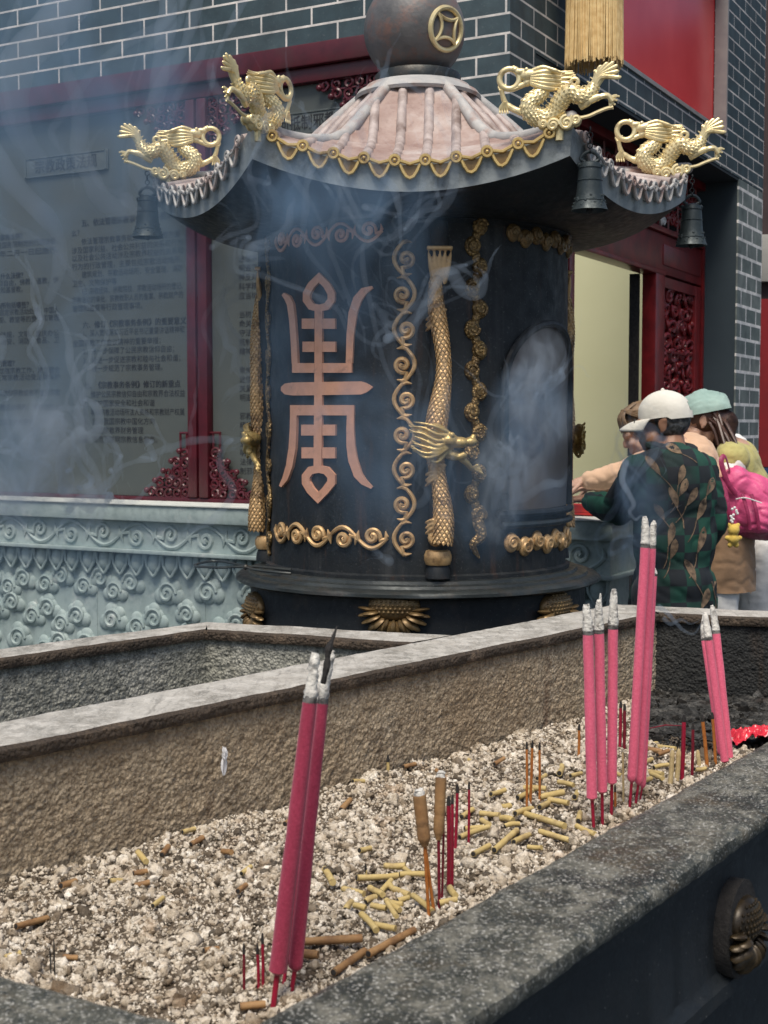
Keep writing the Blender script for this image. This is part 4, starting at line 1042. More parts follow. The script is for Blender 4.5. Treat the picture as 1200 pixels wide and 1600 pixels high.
# ---------------- hanging bells (each hangs from a corner: a thing of its own)
bp = [(0, .16), (.012, .158), (.033, .150), (.037, .136), (.039, .10), (.042, .06), (.048, .03), (.057, .004), (.059, 0)]
def bell_parts():
    b = MB(); b.lathe(bp, 40, wob=lambda a, z: 1 + (.05 * (abs(math.sin(4 * a)) - .5) if z < .012 else 0))
    b.lathe([(.054, .002), (.045, .03), (.039, .06), (.036, .10), (.030, .14), (.001, .145)], 40)
    for z in (.095, .03, .135): b.torus((0, 0, z), interp([.004, .03, .06, .10, .136], [.057, .0485, .0425, .0395, .0375], z), .002, 0, None, 36, 6, 'z')
    r9 = random.Random(1)
    for k in range(26):
        a = r9.uniform(0, 6.28); z = r9.uniform(.012, .05); rr = interp([.004, .03, .06], [.056, .048, .042], z)
        b.ell((rr * math.sin(a), -rr * math.cos(a), z), (.005, .003, .004), n=6, k=4)
    for sgn in (-1, 1): b.tube(catmull([(sgn * .016, 0, .155), (sgn * .030, 0, .165), (sgn * .018, 0, .182), (0, 0, .19)], 4), .006, 8); b.ell((sgn * .034, 0, .145), .009, n=8, k=6)
    return b
def chain_parts(L):
    c = MB(); n = int(L / .018)
    for i in range(n):
        z = .19 + i * .017
        c.torus((0, 0, z), .0085, .0022, 0, Matrix.Translation((0, 0, 0)) if i % 2 else Matrix.Rotation(math.pi / 2, 4, 'Z'), 10, 5)
    return c
def clap_parts():
    c = MB(); c.tube([(0, 0, .14), (0, 0, .0)], .003, 6); c.ell((0, 0, .0), .011, n=10, k=8); return c
bell_me = bell_parts().mesh('bell_body', Vector(), [M['iron_bell']]); clap_me = clap_parts().mesh('clapper', Vector(), [M['iron']])
def bell(px, py, y, L, label, sc, chain_m):
    p = at_y(px, py, y); t = thing('bell', p, label, 'bell', 'bells hanging from the roof corners of the incense burner')
    for nm, me in (('bell_body', bell_me), ('clapper', clap_me)):
        o = link_mesh(nm, me, t); o.scale = (sc, sc, sc)
    o = link_mesh('chain', chain_parts(L).mesh('chain', Vector(), [M['iron']]), t); o.scale = (sc, sc, sc)
bell(231, 371, 4.52, .10, 'small dark bell hanging below the leftmost gold dragon', .86, None)
bell(921, 329, 3.76, .09, 'dark iron bell hanging below the gold dragon with the blackened tail', .84, None)
bell(1080, 384, 4.50, .10, 'dark iron bell hanging from the roof corner nearest the brick pillar', .86, None)

# ---------------- fire tongs lying on the ledge
tg = MB(); tp = at_z(405, 889, 1.056)
def T(px, py, z=1.06): return at_z(px, py, z)
for sgn in (-1, 1):
    tg.tube(catmull([T(304, 884 + sgn * 1, 1.052), T(322, 882 + sgn * 4, 1.054), T(345, 882 + sgn * 5, 1.056), T(372, 884 + sgn * 1.5, 1.058), T(400, 888 - sgn * 2.5, 1.06), T(430, 891 - sgn * 3, 1.06), T(455, 893 - sgn * 3, 1.058)], 6), .0042, 7)
tg.ell(T(384, 886, 1.06), .009, n=10, k=6)
tag(tg.build('fire_tongs', M['iron_flange']), 'long iron fire tongs resting on the ledge of the incense burner', 'tongs')

# ------------------------------------------------------------------ the ash troughs
ZR = 1.05; ZA = .853
def P2(px, py, z=ZR): p = at_z(px, py, z); return Vector((p.x, p.y))
def isect(a, b, c, d):
    r = b - a; s = d - c; k = r.x * s.y - r.y * s.x; t = ((c - a).x * s.y - (c - a).y * s.x) / k; return a + r * t
nI = (P2(412, 1594), P2(1200, 1158)); nO = (P2(725, 1587), P2(1200, 1265))
fI = (P2(45, 1160), P2(921, 980)); fO = (P2(0, 1127), P2(921, 951))
eI = (P2(1010, 957), P2(1200, 965)); lI = (P2(0, 1523), P2(300, 1600))
ed = (eI[1] - eI[0]).normalized(); en = Vector((-ed.y, ed.x));  en = en if en.y > 0 else -en
eO = (eI[0] + en * .13, eI[1] + en * .13)
ld = (lI[1] - lI[0]).normalized(); ln_ = Vector((-ld.y, ld.x)); ln_ = ln_ if ln_.y < 0 else -ln_
lO = (lI[0] + ln_ * .13, lI[1] + ln_ * .13)
I = [isect(*nI, *lI), isect(*nI, *eI), isect(*fI, *eI), isect(*fI, *lI)]      # near-left, near-right, far-right, far-left
O = [isect(*nO, *lO), isect(*nO, *eO), isect(*fO, *eO), isect(*fO, *lO)]
ctr = sum(I, Vector((0, 0))) / 4
tr = thing('ash_trough', (ctr.x, ctr.y, 0), 'big stone ash trough in front, filled with pale ash and tall pink incense', 'trough')
def edge_pt(a, b, t): return a + (b - a) * t
def rim_mb(i0, i1, o0, o1, seed, th=.022, n=None):
    mb = MB(); L = (i1 - i0).length; n = n or max(12, int(L / .012)); m = 14
    nv = (o0 - i0 + o1 - i1).normalized()
    def fn(u, w):
        # profile: inner lip bottom -> top -> outer lip bottom
        prof = [(0.0, -th), (-.004, -th * .7), (-.003, -.004), (.008, 0)] ; k = w * m
        wi = (i0 + (i1 - i0) * u); wo = (o0 + (o1 - o0) * u); wd = (wo - wi).length
        if k <= 3: p = prof[int(round(k))]; xy = wi + nv * p[0]; z = p[1]
        elif k >= m - 3: p = prof[int(round(m - k))]; xy = wo - nv * p[0]; z = p[1]
        else:
            f = (k - 3) / (m - 6); xy = wi + nv * .008 + (wo - wi - nv * .016) * f; z = 0
        q = Vector((xy.x * 30, xy.y * 30, seed))
        z += .0012 * fbm(q * .25) + .0007 * noise.noise(q * 1.5)
        if k <= 3 or k >= m - 3:
            j = .0016 * noise.noise(Vector((xy.x * 45, xy.y * 45, z * 60 + seed))) + .0016 * noise.noise(Vector((xy.x * 120, xy.y * 120, z * 60 + seed))); xy = xy + nv * j
        return Vector((xy.x, xy.y, ZR + z))
    mb.grid(fn, n, m)
    mb.m = [1 if (q % m) < 3 else 0 for q in range(len(mb.f))]
    return mb
rim_near = rim_mb(I[0], I[1], O[0], O[1], 1.0); rim_near.build('near_rim', [M['rim_near']], tr, ang=60)
rim_mb(I[3], I[2], O[3], O[2], 5.0).build('middle_rim', [M['rim_far'], M['rim_lip']], tr, ang=60)
rim_mb(I[1], I[2], O[1], O[2], 9.0).build('end_rim', [M['rim_far'], M['rim_lip']], tr, ang=60)
rim_mb(I[3], I[0], O[3], O[0], 12.0).build('end_rim', [M['rim_near']], tr, ang=60)
def wall_face(a, b, nrm, z0, z1, amp, seed, nz=52, dens=.0055, mb=None):
    ex = (b - a).normalized() * .014; a = a - ex; b = b + ex
    mb = mb or MB(); L = (b - a).length; n = int(L / dens)
    def fn(u, w):
        xy = a + (b - a) * u; z = lerp(z0, z1, w); q = Vector((xy.x * 9, xy.y * 9, z * 9 + seed))
        fade = min(1, (1 - w) * 5)
        d = amp * (.45 * fbm(q * .6, 3) + .22 * abs(noise.noise(q * 3.2)) + .20 * noise.noise(q * 7) + .5 * abs(noise.noise(q * 13)) + .42 * noise.noise(q * 26) + .3 * noise.noise(q * 47)) * (.45 + .65 * fade)
        xy = xy + nrm * d; return Vector((xy.x, xy.y, z))
    mb.grid(fn, n, nz); return mb
def nrm_to(a, b, toward):
    d = (b - a).normalized(); n = Vector((-d.y, d.x)); return n if (toward - a).dot(n) > 0 else -n
ins = .010
for (a, b, mt, sd) in ((I[3], I[2], 'crust', 1), (I[1], I[2], 'crust_dark', 2), (I[0], I[1], 'crust', 3), (I[0], I[3], 'crust', 4)):
    n = nrm_to(a, b, ctr); wall_face(a - n * ins, b - n * ins, n, .80, ZR - .012, .0062, sd).build('inner_wall', M[mt], tr, ang=None)
# outer side of the near wall with its lower moulding
on = nrm_to(O[0], O[1], ctr) * -1; od = (O[1] - O[0]).normalized()
ow = MB()
prof = [(-.012, -.020), (-.012, -.034), (-.017, -.037), (-.017, -.046), (-.024, -.052), (-.024, -.170), (-.018, -.178), (-.012, -.182), (-.012, -.198), (-.06, -.20), (-.06, -.30), (-.06, -1.05)]
L = (O[1] - O[0]).length; ns = int(L / .02)
def owf(u, w):
    k = int(round(w * (len(prof) - 1))); d, dz = prof[k]; xy = O[0] + (O[1] - O[0]) * u + on * d
    q = Vector((xy.x * 20, xy.y * 20, dz * 25)); xy = xy + on * (.0022 * fbm(q)); return Vector((xy.x, xy.y, ZR + dz))
ow.grid(owf, ns, len(prof) - 1)
ow.build('outer_side', M['trough_out'], tr, ang=35)
for a, b in ((O[1], O[2]), (O[3], O[0])):
    n = nrm_to(a, b, ctr) * -1; x = MB(); x.grid(lambda u, w: Vector((*(a + (b - a) * u - n * (.02 + .03 * (w > .2))), lerp(ZR - .02, 0, w))), 20, 8); x.build('outer_side', M['trough_out'], tr, ang=35)
# lotus casting on the near side
mp = at_plane(1137, 1452, (O[0].x - on.x * .024, O[0].y - on.y * .024, 0), (on.x, on.y, 0))
out3 = Vector((on.x, on.y, 0)); rt3 = Vector((od.x, od.y, 0))
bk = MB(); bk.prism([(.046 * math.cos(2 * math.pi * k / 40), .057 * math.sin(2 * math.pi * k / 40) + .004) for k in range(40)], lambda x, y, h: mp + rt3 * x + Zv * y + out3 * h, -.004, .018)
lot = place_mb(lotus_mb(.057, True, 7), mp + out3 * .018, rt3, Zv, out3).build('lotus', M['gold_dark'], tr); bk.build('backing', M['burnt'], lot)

# second trough behind, sharing the middle rim
b_far = (P2(0, 1029), P2(297, 987)); b_farO = (P2(0, 1013), P2(300, 974)); b_end = (P2(345, 985), P2(640, 1004)); b_endO = (P2(345, 972), P2(690, 991))
t2 = thing('ash_trough', (-.5, 2.55, 0), 'second stone trough behind the middle rim, its far wall pale and crusted', 'trough')
Q0 = isect(*fO, *lO); ldir = (fO[0] - fO[1]).normalized()
J = [fO[0] + ldir * .9, isect(*fO, *b_end), isect(*b_far, *b_end), b_far[0] + (b_far[0] - b_far[1]).normalized() * .9]
K2 = [J[0], isect(*fO, *b_endO), isect(*b_farO, *b_endO), b_farO[0] + (b_farO[0] - b_farO[1]).normalized() * .9]
rim_mb(J[3], J[2], K2[3], K2[2], 21.0).build('far_rim', [M['rim_far'], M['rim_lip']], t2, ang=60)
rim_mb(J[1], J[2], K2[1], K2[2], 25.0).build('end_rim', [M['rim_far'], M['rim_lip']], t2, ang=60)
c2 = sum(J, Vector((0, 0))) / 4
for a, b, mt, sd in ((J[3], J[2], 'crust_pale', 31), (J[1], J[2], 'crust_pale', 32), (J[0], J[1], 'crust_pale', 33)):
    n = nrm_to(a, b, c2); wall_face(a - n * ins, b - n * ins, n, .80, ZR - .012, .0062, sd).build('inner_wall', M[mt], t2, ang=None)
for a, b in ((K2[3], K2[2]), (K2[1], K2[2])):
    n = nrm_to(a, b, c2) * -1; x = MB(); x.grid(lambda u, w: Vector((*(a + (b - a) * u - n * (.02 + .03 * (w > .2))), lerp(ZR - .02, 0, w))), 20, 8); x.build('outer_side', M['trough_out'], t2, ang=35)

# ------------------------------------------------------------------ ash
def quad_pt(Q, u, w): return (Q[0] * (1 - u) + Q[1] * u) * (1 - w) + (Q[3] * (1 - u) + Q[2] * u) * w
def ash_h(x, y):
    q = Vector((x * 6, y * 6, 3.3))
    return ZA - .016 * max(0, noise.noise(q * 1.7 + Vector((5, 5, 0))) - .28) * 2 + .012 * fbm(q, 3) + .006 * noise.noise(q * 3.1) + .003 * noise.noise(q * 9)
ab = MB()
def af(u, w):
    p = quad_pt(I, u, w); q = Vector((p.x * 100, p.y * 100, 0))
    return Vector((p.x, p.y, ash_h(p.x, p.y) + .0035 * noise.noise(q) + .002 * noise.noise(q * 2.1)))
ab.grid(af, 330, 130)
def lumps(mb_org, pts, sizes, mat, name, seed, sub=1):
    """many irregular ash crumbs in one mesh"""
    rs = np.random.RandomState(seed)
    bm = bmesh.new(); bmesh.ops.create_icosphere(bm, subdivisions=sub, radius=1.0)
    base = np.array([v.co[:] for v in bm.verts]); bm.verts.index_update(); tri = np.array([[v.index for v in f.verts] for f in bm.faces]); bm.free()
    nb_ = len(base); n = len(pts)
    vari = np.array([base * (1 + (.46 if sub == 1 else .30) * rs.randn(nb_, 1)).clip(.35, 1.8) for _ in range(32)])
    q = rs.randn(n, 4); q /= np.linalg.norm(q, axis=1)[:, None]; w_, x, y, z = q.T
    Rm = np.array([[1 - 2 * (y * y + z * z), 2 * (x * y - z * w_), 2 * (x * z + y * w_)], [2 * (x * y + z * w_), 1 - 2 * (x * x + z * z), 2 * (y * z - x * w_)], [2 * (x * z - y * w_), 2 * (y * z + x * w_), 1 - 2 * (x * x + y * y)]]).transpose(2, 0, 1)
    V = vari[rs.randint(32, size=n)] * rs.uniform(.6, 1.25, (n, 1, 3))
    V = np.einsum('nvj,nij->nvi', V, Rm) * np.asarray(sizes)[:, None, None] + np.asarray(pts)[:, None, :]
    Fc = (tri[None] + (np.arange(n) * nb_)[:, None, None]).reshape(-1, 3)
    me = bpy.data.meshes.new(name); Vf = V.reshape(-1, 3) - np.array(mb_org)
    me.vertices.add(len(Vf)); me.vertices.foreach_set('co', Vf.ravel()); me.loops.add(len(Fc) * 3); me.loops.foreach_set('vertex_index', Fc.ravel().astype(np.int32))
    me.polygons.add(len(Fc)); me.polygons.foreach_set('loop_start', np.arange(len(Fc), dtype=np.int32) * 3)
    me.update(calc_edges=True); me.materials.append(mat); return me
rs = np.random.RandomState(5)
def in_char(p):
    # the blackened patch of charcoal lies at the far right end of the trough
    x, y = proj(Vector((p.x, p.y, ZA))); k = noise.noise(Vector((p.x * 14, p.y * 14, 1.0))) * 14
    return x > 1000 + k and y < 1172 + k * .6 - max(0, (1020 - x)) * 1.0
pts = []; szs = []; cpts = []; csz = []
for i in range(135000):
    u, w = rs.rand() ** 1.18, rs.rand(); p = quad_pt(I, u, w)
    s = float(np.exp(rs.normal(-6.42, .50))); s = min(s, .0125)
    cl = noise.noise(Vector((p.x * 9, p.y * 9, 8.8)))
    if cl > .2 and i % 5 == 0: s *= 1.9
    z = ash_h(p.x, p.y) + s * rs.uniform(-.2, .7) + .004 * max(0, cl)
    if in_char(p): cpts.append((p.x, p.y, z)); csz.append(s * 1.3)
    else: pts.append((p.x, p.y, z)); szs.append(s)
# clods: clusters of crumbs stuck together
for i in range(560):
    u, w = rs.rand(), rs.rand(); p = quad_pt(I, u, w); Rc = rs.uniform(.007, .019)
    if in_char(p): continue
    z0 = ash_h(p.x, p.y)
    for k in range(int(34 * (Rc / .012) ** 2)):
        v = rs.randn(3); v /= np.linalg.norm(v); v[2] = abs(v[2]) * .8
        pts.append((p.x + v[0] * Rc, p.y + v[1] * Rc, z0 + v[2] * Rc * .8)); szs.append(Rc * rs.uniform(.14, .36))
pts = np.array(pts); szs = np.array(szs); big = szs > .0038
o3 = (ctr.x, ctr.y, ZA)
me = lumps(o3, pts[big], szs[big], M['ash'], 'ash_bed', 1, 2); me.shade_smooth()
ao = link_mesh('ash_bed', me, None, o3); tag(ao, 'pale crumbly incense ash filling the front trough', 'ash', kind='stuff')
me = lumps(o3, pts[~big], szs[~big], M['ash'], 'fine_ash', 3, 1); me.shade_smooth(); link_mesh('fine_ash', me, ao)
bedm = ab.build('packed_ash', M['ash_bed'], ao, ang=None)
me = lumps(o3, cpts, csz, M['charcoal'], 'charcoal_bed', 2, 1); me.shade_flat()
co_ = link_mesh('charcoal_bed', me, None, (ctr.x, ctr.y, ZA)); tag(co_, 'black charred ash at the far right end of the trough', 'charred ash', kind='stuff')
cb = MB()
def cbf(u, w):
    p = quad_pt(I, lerp(.80, 1, u), w); z = ash_h(p.x, p.y) + .004 * noise.noise(Vector((p.x * 60, p.y * 60, 2)))
    return Vector((p.x, p.y, z + (.0045 if in_char(p) else -.03)))
cb.grid(cbf, 80, 90); cb.build('packed_charcoal', M['charcoal'], co_, ang=None)
a2 = MB(); a2.grid(lambda u, w: Vector((*quad_pt(J, u, w), ZA + .006 * noise.noise(Vector((u * 40, w * 20, 0))))), 60, 20)
tag(a2.build('ash_bed', M['charcoal']), 'dark ash lying in the second trough', 'ash', kind='stuff')

# ------------------------------------------------------------------ incense sticks
def ash_tip(mb, p, d, r, L, m, bend, seed, n=12):
    """a ragged column of burnt ash leaning off the stick end"""
    rr = random.Random(seed); k = 22; side = d.orthogonal().normalized(); side2 = d.cross(side)
    pts = []; rad = []
    ph = rr.uniform(0, 6.28)
    for i in range(k + 1):
        t = i / k; off = bend * t * t
        pts.append(p + d * (L * t) + (side * math.cos(ph) + side2 * math.sin(ph)) * off)
        rad.append(r * (1.04 - .28 * t - .22 * t ** 3) * (1 + (.10 if seed > 3 else .2) * noise.noise(Vector((i * .33, seed * 2.7, 1.5)))) if t < .93 else r * .42)
    o = len(mb.v); mb.tube(pts, rad, n, m)
    for i in range(o, len(mb.v)):
        mb.v[i] = mb.v[i] + Vector((noise.noise(mb.v[i] * 210), noise.noise(mb.v[i] * 210 + Vector((7, 1, 3))), noise.noise(mb.v[i] * 170 + Vector((3, 9, 1))))) * r * (.16 if seed > 3 else .3)
def big_stick(base, core_bot, top, wpx_, tip_px, label, mat, seed, bend=0.0, group=None, dy=0.0, core_r=.32, second=0.0, taper=1.0):
    wpx = wpx_
    """base px on the ash, core_bot/top px of the pink coating; the stick stands at the base's depth, leaning by dy"""
    B = at_z(base[0], base[1], ZA); y = B.y
    cb_ = at_y(core_bot[0], core_bot[1], y + dy * .15); tp_ = at_y(top[0], top[1], y + dy)
    r = wpx * .5 * y / FPX; d = (tp_ - cb_).normalized()
    t = thing('incense_stick', B, label, 'incense stick', group)
    st_ = MB(); st_.tube([B - d * .03, cb_ + d * .01], [r * core_r] * 2, 8); st_.build('bamboo_core', M['red_stick'], t)
    L = (tp_ - cb_).length; k = 60; c = MB(); rr = random.Random(seed); pts = []; rad = []
    for i in range(k + 1):
        u = i / k; pts.append(cb_ + d * (L * u) + Vector((.0006 * noise.noise(Vector((u * 5, seed, 0))), 0, 0)))
        rad.append(r * (1 + .028 * noise.noise(Vector((u * 9, seed * 3.1, 1))) + .012 * noise.noise(Vector((u * 40, seed, 4)))) * (smooth(.35 + u * 40) if u < .03 else 1) * lerp(1, taper, u))
    c.tube(pts, rad, 20); c.build('coating', M[mat], t, ang=50)
    r *= taper
    ch = MB(); ch.tube([tp_ - d * .0008, tp_ + d * r * .55, tp_ + d * r * .9], [r * 1.01, r * .98, r * .9], 16); ch.build('charred_ring', M['char_grey'], t)
    a = MB(); Lt = (tip_px) * y / FPX
    ash_tip(a, tp_ + d * r * .6, d, r * .97, Lt, 0, bend, seed)
    if second: ash_tip(a, tp_ + d * Lt * .8, (d + Vector((.3, 0, 0))).normalized(), r * .35, Lt * second, 0, bend, seed + 7, 8)
    a.build('ash_tip', M['ash_tip'], t, ang=None)
    return t
GB = 'thick pink incense sticks'
big_stick((425, 1588), (433, 1524), (484, 1097), 29, 72, 'thick deep pink incense stick in front of the others, its split ash tip open', 'pink_deep', 1, .004, GB, .02, taper=.80)
big_stick((450, 1572), (461, 1518), (504, 1099), 23, 82, 'thick deep pink incense stick with a black sliver on its ash tip', 'pink_deep', 2, .006, GB, .05, taper=.80)
big_stick((441, 1560), (447, 1508), (496, 1102), 19, 62, 'deep pink incense stick wedged behind the two front ones', 'pink_deep', 3, .004, GB, .10, taper=.8)
big_stick((929, 1300), (925, 1250), (919, 991), 17, 42, 'pink incense stick, lower left one of the three upright ones', 'pink', 4, .004, GB, .0, second=.35)
big_stick((941, 1293), (941, 1240), (936, 989), 16, 48, 'pink incense stick in the middle of the three upright ones, its ash curling', 'pink', 5, .005, GB, .0, second=.5)
big_stick((955, 1286), (956, 1226), (958, 982), 16, 58, 'pink incense stick with a smooth rounded ash tip', 'pink', 6, .001, GB, .0)
big_stick((983, 1267), (987, 1223), (1008, 855), 15, 44, 'tallest pink incense stick, left half of a leaning pair', 'pink', 7, .004, GB, .01)
big_stick((990, 1262), (998, 1227), (1018, 857), 14, 40, 'tallest pink incense stick, right half of a leaning pair', 'pink', 8, -.003, GB, .02)
big_stick((996, 1256), (1004, 1232), (1022, 900), 10, 10, 'pink incense stick tucked behind the tallest leaning pair', 'pink', 9, .002, GB, .05)
big_stick((1137, 1199), (1133, 1192), (1107, 1000), 13, 40, 'pink incense stick leaning left near the charcoal, in front of its neighbour', 'pink', 10, -.006, GB, .02)
big_stick((1142, 1195), (1140, 1187), (1119, 990), 13, 42, 'pink incense stick leaning left near the charcoal, ash tip bulging', 'pink', 11, .003, GB, .05)
big_stick((1130, 1190), (1126, 1180), (1100, 1001), 9, 40, 'thin pink incense stick leaning left, half hidden by the pair near the charcoal', 'pink', 12, -.012, GB, .06)
# the black sliver on the front stick
B = at_z(447, 1572, ZA); sp = at_y(505, 1068, B.y + .03); bs = MB()
bs.tube(catmull([sp, at_y(511, 1040, B.y + .03), at_y(513, 1018, B.y + .032), at_y(519, 1000, B.y + .035), at_y(527, 978, B.y + .04)], 4), [.0032, .0035, .003, .004, .0045, .004, .003, .0036, .0046, .005, .004, .003, .002, .0024, .0016, .001, .0006], 7)
bs.build('black_sliver', M['burnt'], [o for o in COL.objects if o.get('label', '').startswith('thick deep pink incense stick with a black')][0])

def thin_stick(px0, px1, wpx, mat, label, group=None, tip='burnt', dy=0.0, name='incense_stub', cap=None):
    B = at_z(px0[0], px0[1], ZA); T_ = at_y(px1[0], px1[1], B.y + dy); d = (T_ - B).normalized(); r = wpx * .5 * B.y / FPX
    t = thing(name, B, label, 'incense stub', group)
    s = MB(); L = (T_ - B).length
    s.tube([B - d * .02, B + d * L * .5 + Vector((r * .2, 0, 0)), T_ - d * .012], [r, r, r * .95], 8); s.build('stick', M[mat], t)
    e = MB(); e.tube([T_ - d * .0125, T_ - d * .006, T_], [r * 1.02, r * .95, r * .5], 8); e.build('burnt_end', M[tip], t)
    return t
T_red = [((381, 1552), (381, 1474), 4.5, 'red_dark', 'dark red incense stub standing alone, left of the thick front incense'), ((404, 1545), (402, 1474), 5, 'red_stick', 'shorter red stub of the pair beside the thick front incense'), ((411, 1545), (410, 1458), 5, 'red_stick', 'taller red stub of the pair beside the thick front incense'),
         ((701, 1410), (701, 1244), 7, 'red_stick', 'thickest red stub, right behind the brown capped ones'), ((690, 1427), (694, 1246), 4, 'red_dark', 'dark red stub between the brown capped ones and the thickest red one'), ((706, 1400), (707, 1242), 5, 'red_stick', 'red stub leaning on the thickest red one'),
         ((711, 1336), (715, 1226), 5, 'red_stick', 'red stub with a long charred tip, right of the thickest red one'), ((732, 1324), (733, 1221), 4, 'red_stick', 'slim red stub standing alone in the middle of the ash'),
         ((968, 1176), (970, 1096), 5, 'red_stick', 'red stub seen between the tall pink sticks, left one of two'), ((975, 1176), (976, 1100), 5, 'red_dark', 'red stub seen between the tall pink sticks, right one of two'),
         ((1065, 1224), (1069, 1117), 7, 'red_stick', 'thick dark red stub near the cream ones at the near rim'), ((1081, 1217), (1083, 1129), 5, 'red_dark', 'thin dark red stub between the thick red and the orange ones')]
for a, b, w, m, l in T_red: thin_stick(a, b, w, m, l, 'red incense stubs standing in the ash')
T_or = [((823, 1271), (823, 1159), 4, 'orange_stick', 'orange incense stick, left one of the three in the middle'), ((828, 1266), (832, 1157), 4.5, 'orange_stick', 'orange incense stick, slanting middle one of three'), ((843, 1264), (843, 1160), 4, 'orange_stick', 'orange incense stick, right one of the three in the middle'),
        ((904, 1184), (905, 1131), 4.5, 'orange_stick', 'short orange stick against the far trough wall'), ((1105, 1200), (1097, 1117), 6, 'orange_stick', 'orange stick with a white ash end, near the charcoal'), ((1118, 1197), (1113, 1113), 5, 'orange_stick', 'slim orange stick touching the leaning pink ones')]
for a, b, w, m, l in T_or: thin_stick(a, b, w, m, l, 'orange incense sticks standing in the ash', name='incense_stick')
T_cr = [((1046, 1232), (1051, 1172), 8, 'cream_stick', 'cream incense stub at the near rim, left one'), ((1056, 1230), (1061, 1170), 8, 'cream_stick', 'cream incense stub at the near rim, beside the thick red one'), ((1092, 1200), (1090, 1172), 7, 'cream_stick', 'short cream stub between the red and orange sticks'),
        ((974, 1257), (973, 1176), 3.5, 'cream_stick', 'thin olive stick between the upright and the leaning pink incense'), ((961, 1267), (961, 1226), 4, 'orange_stick', 'short ochre stub under the smooth tipped pink incense'),
        ((606, 1215), (606, 1180), 5, 'yellow_stub', 'short yellow stub standing by the far wall'), ((572, 1368), (571, 1350), 4, 'yellow_stub', 'tiny upright yellow stub at the pile of yellow stubs')]
for a, b, w, m, l in T_cr: thin_stick(a, b, w, m, l, 'pale incense stubs standing in the ash', tip='cream_stick' if m == 'cream_stick' else 'burnt')
for a, b, l in (((85, 1509), (84, 1466), 'black burnt twig standing at the left, taller of two'), ((79, 1508), (78, 1480), 'black burnt twig standing at the left, shorter of two')): thin_stick(a, b, 2.5, 'burnt', l, 'burnt twigs in the ash')
# two brown capped sticks
def brown(base, cap0, cap1, wpx, spx, m, label, dy=0.0, twin=None):
    B = at_z(*base, ZA); c0 = at_y(*cap0, B.y + dy * .6); c1 = at_y(*cap1, B.y + dy); d = (c1 - c0).normalized(); r = wpx * .5 * B.y / FPX
    t = thing('incense_stub', B, label, 'incense stub', 'brown capped incense stubs')
    s = MB(); s.tube([B - Zv * .02, c0 + d * .005], spx * .5 * B.y / FPX, 8)
    if twin: s.tube([at_z(*twin, ZA) - Zv * .02, c0 + d * .005], spx * .5 * B.y / FPX, 8)
    s.build('stick', M[m], t)
    c = MB(); L = (c1 - c0).length; k = 24
    c.tube([c0 + d * (L * i / k) for i in range(k + 1)], [r * (.55 + .5 * smooth(i / 4)) * (1 + .05 * noise.noise(Vector((i * .6, wpx, 0))) - (.06 if i in (9, 10) else 0)) for i in range(k + 1)], 14)
    c.build('coating', M['brown_stub'], t, ang=60)
    a = MB(); ash_tip(a, c1 - d * .002, d, r * .95, .010, 0, .001, 3); a.build('ash_tip', M['ash_tip'], t, ang=None)
brown((672, 1442), (664, 1322), (655, 1242), 20, 5.5, 'orange_stick', 'brown capped incense stub on two orange sticks', 0, (683, 1438))
brown((687, 1436), (685, 1312), (689, 1214), 17, 5, 'red_dark', 'taller brown capped stub with a bend, on a dark red stick', .01)

# loose stubs lying on the ash
stub_cache = {}
def stub_mesh(L, r, mat, seed, bend):
    mb = MB(); n = 10; rr = random.Random(seed)
    pts = [Vector((L * (i / n - .5), bend * (1 - (2 * i / n - 1) ** 2), 0)) for i in range(n + 1)]
    mb.tube(pts, [r * (1 + .07 * rr.uniform(-1, 1)) for _ in pts], 10, 0)
    mb.tube([pts[0] + Vector((-.0006, 0, 0)), pts[0] + Vector((.0012, 0, 0))], [r * .75, r * 1.04], 10, 1)
    mb.tube([pts[0] + Vector((-.0008, 0, 0)), pts[0] + Vector((-.0006, 0, 0))], [r * .3, r * .7], 10, 1)
    return mb.mesh('incense_stub', Vector(), [M[mat], M['burnt']], 50)
def lying(px, py, ang, Lpx, wpx, mat, label, group, seed, tilt=0.0, bend=0.0):
    p = at_z(px, py, ZA + .004); fk = (CZ - ZA) / p.y; L = Lpx * p.y / FPX * math.hypot(math.cos(ang), min(1.6, abs(math.sin(ang)) / fk)); ang = math.atan2(math.sin(ang) / fk, math.cos(ang)); r = wpx * .56 * p.y / FPX
    key = (round(L, 3), round(r, 4), mat)
    me = stub_cache.get(key) or stub_mesh(L, r, mat, seed, bend); stub_cache[key] = me
    o = bpy.data.objects.new('incense_stub', me); COL.objects.link(o); o.location = (p.x, p.y, ash_h(p.x, p.y) + r * .9 + .0075)
    o.rotation_euler = (rnd.uniform(0, 6), tilt, ang); tag(o, label, 'incense stub', group); return o
GY = 'yellow incense stubs lying in the ash'
la = 'yellow stub in the loose pile between the thick front incense and the brown capped stubs'
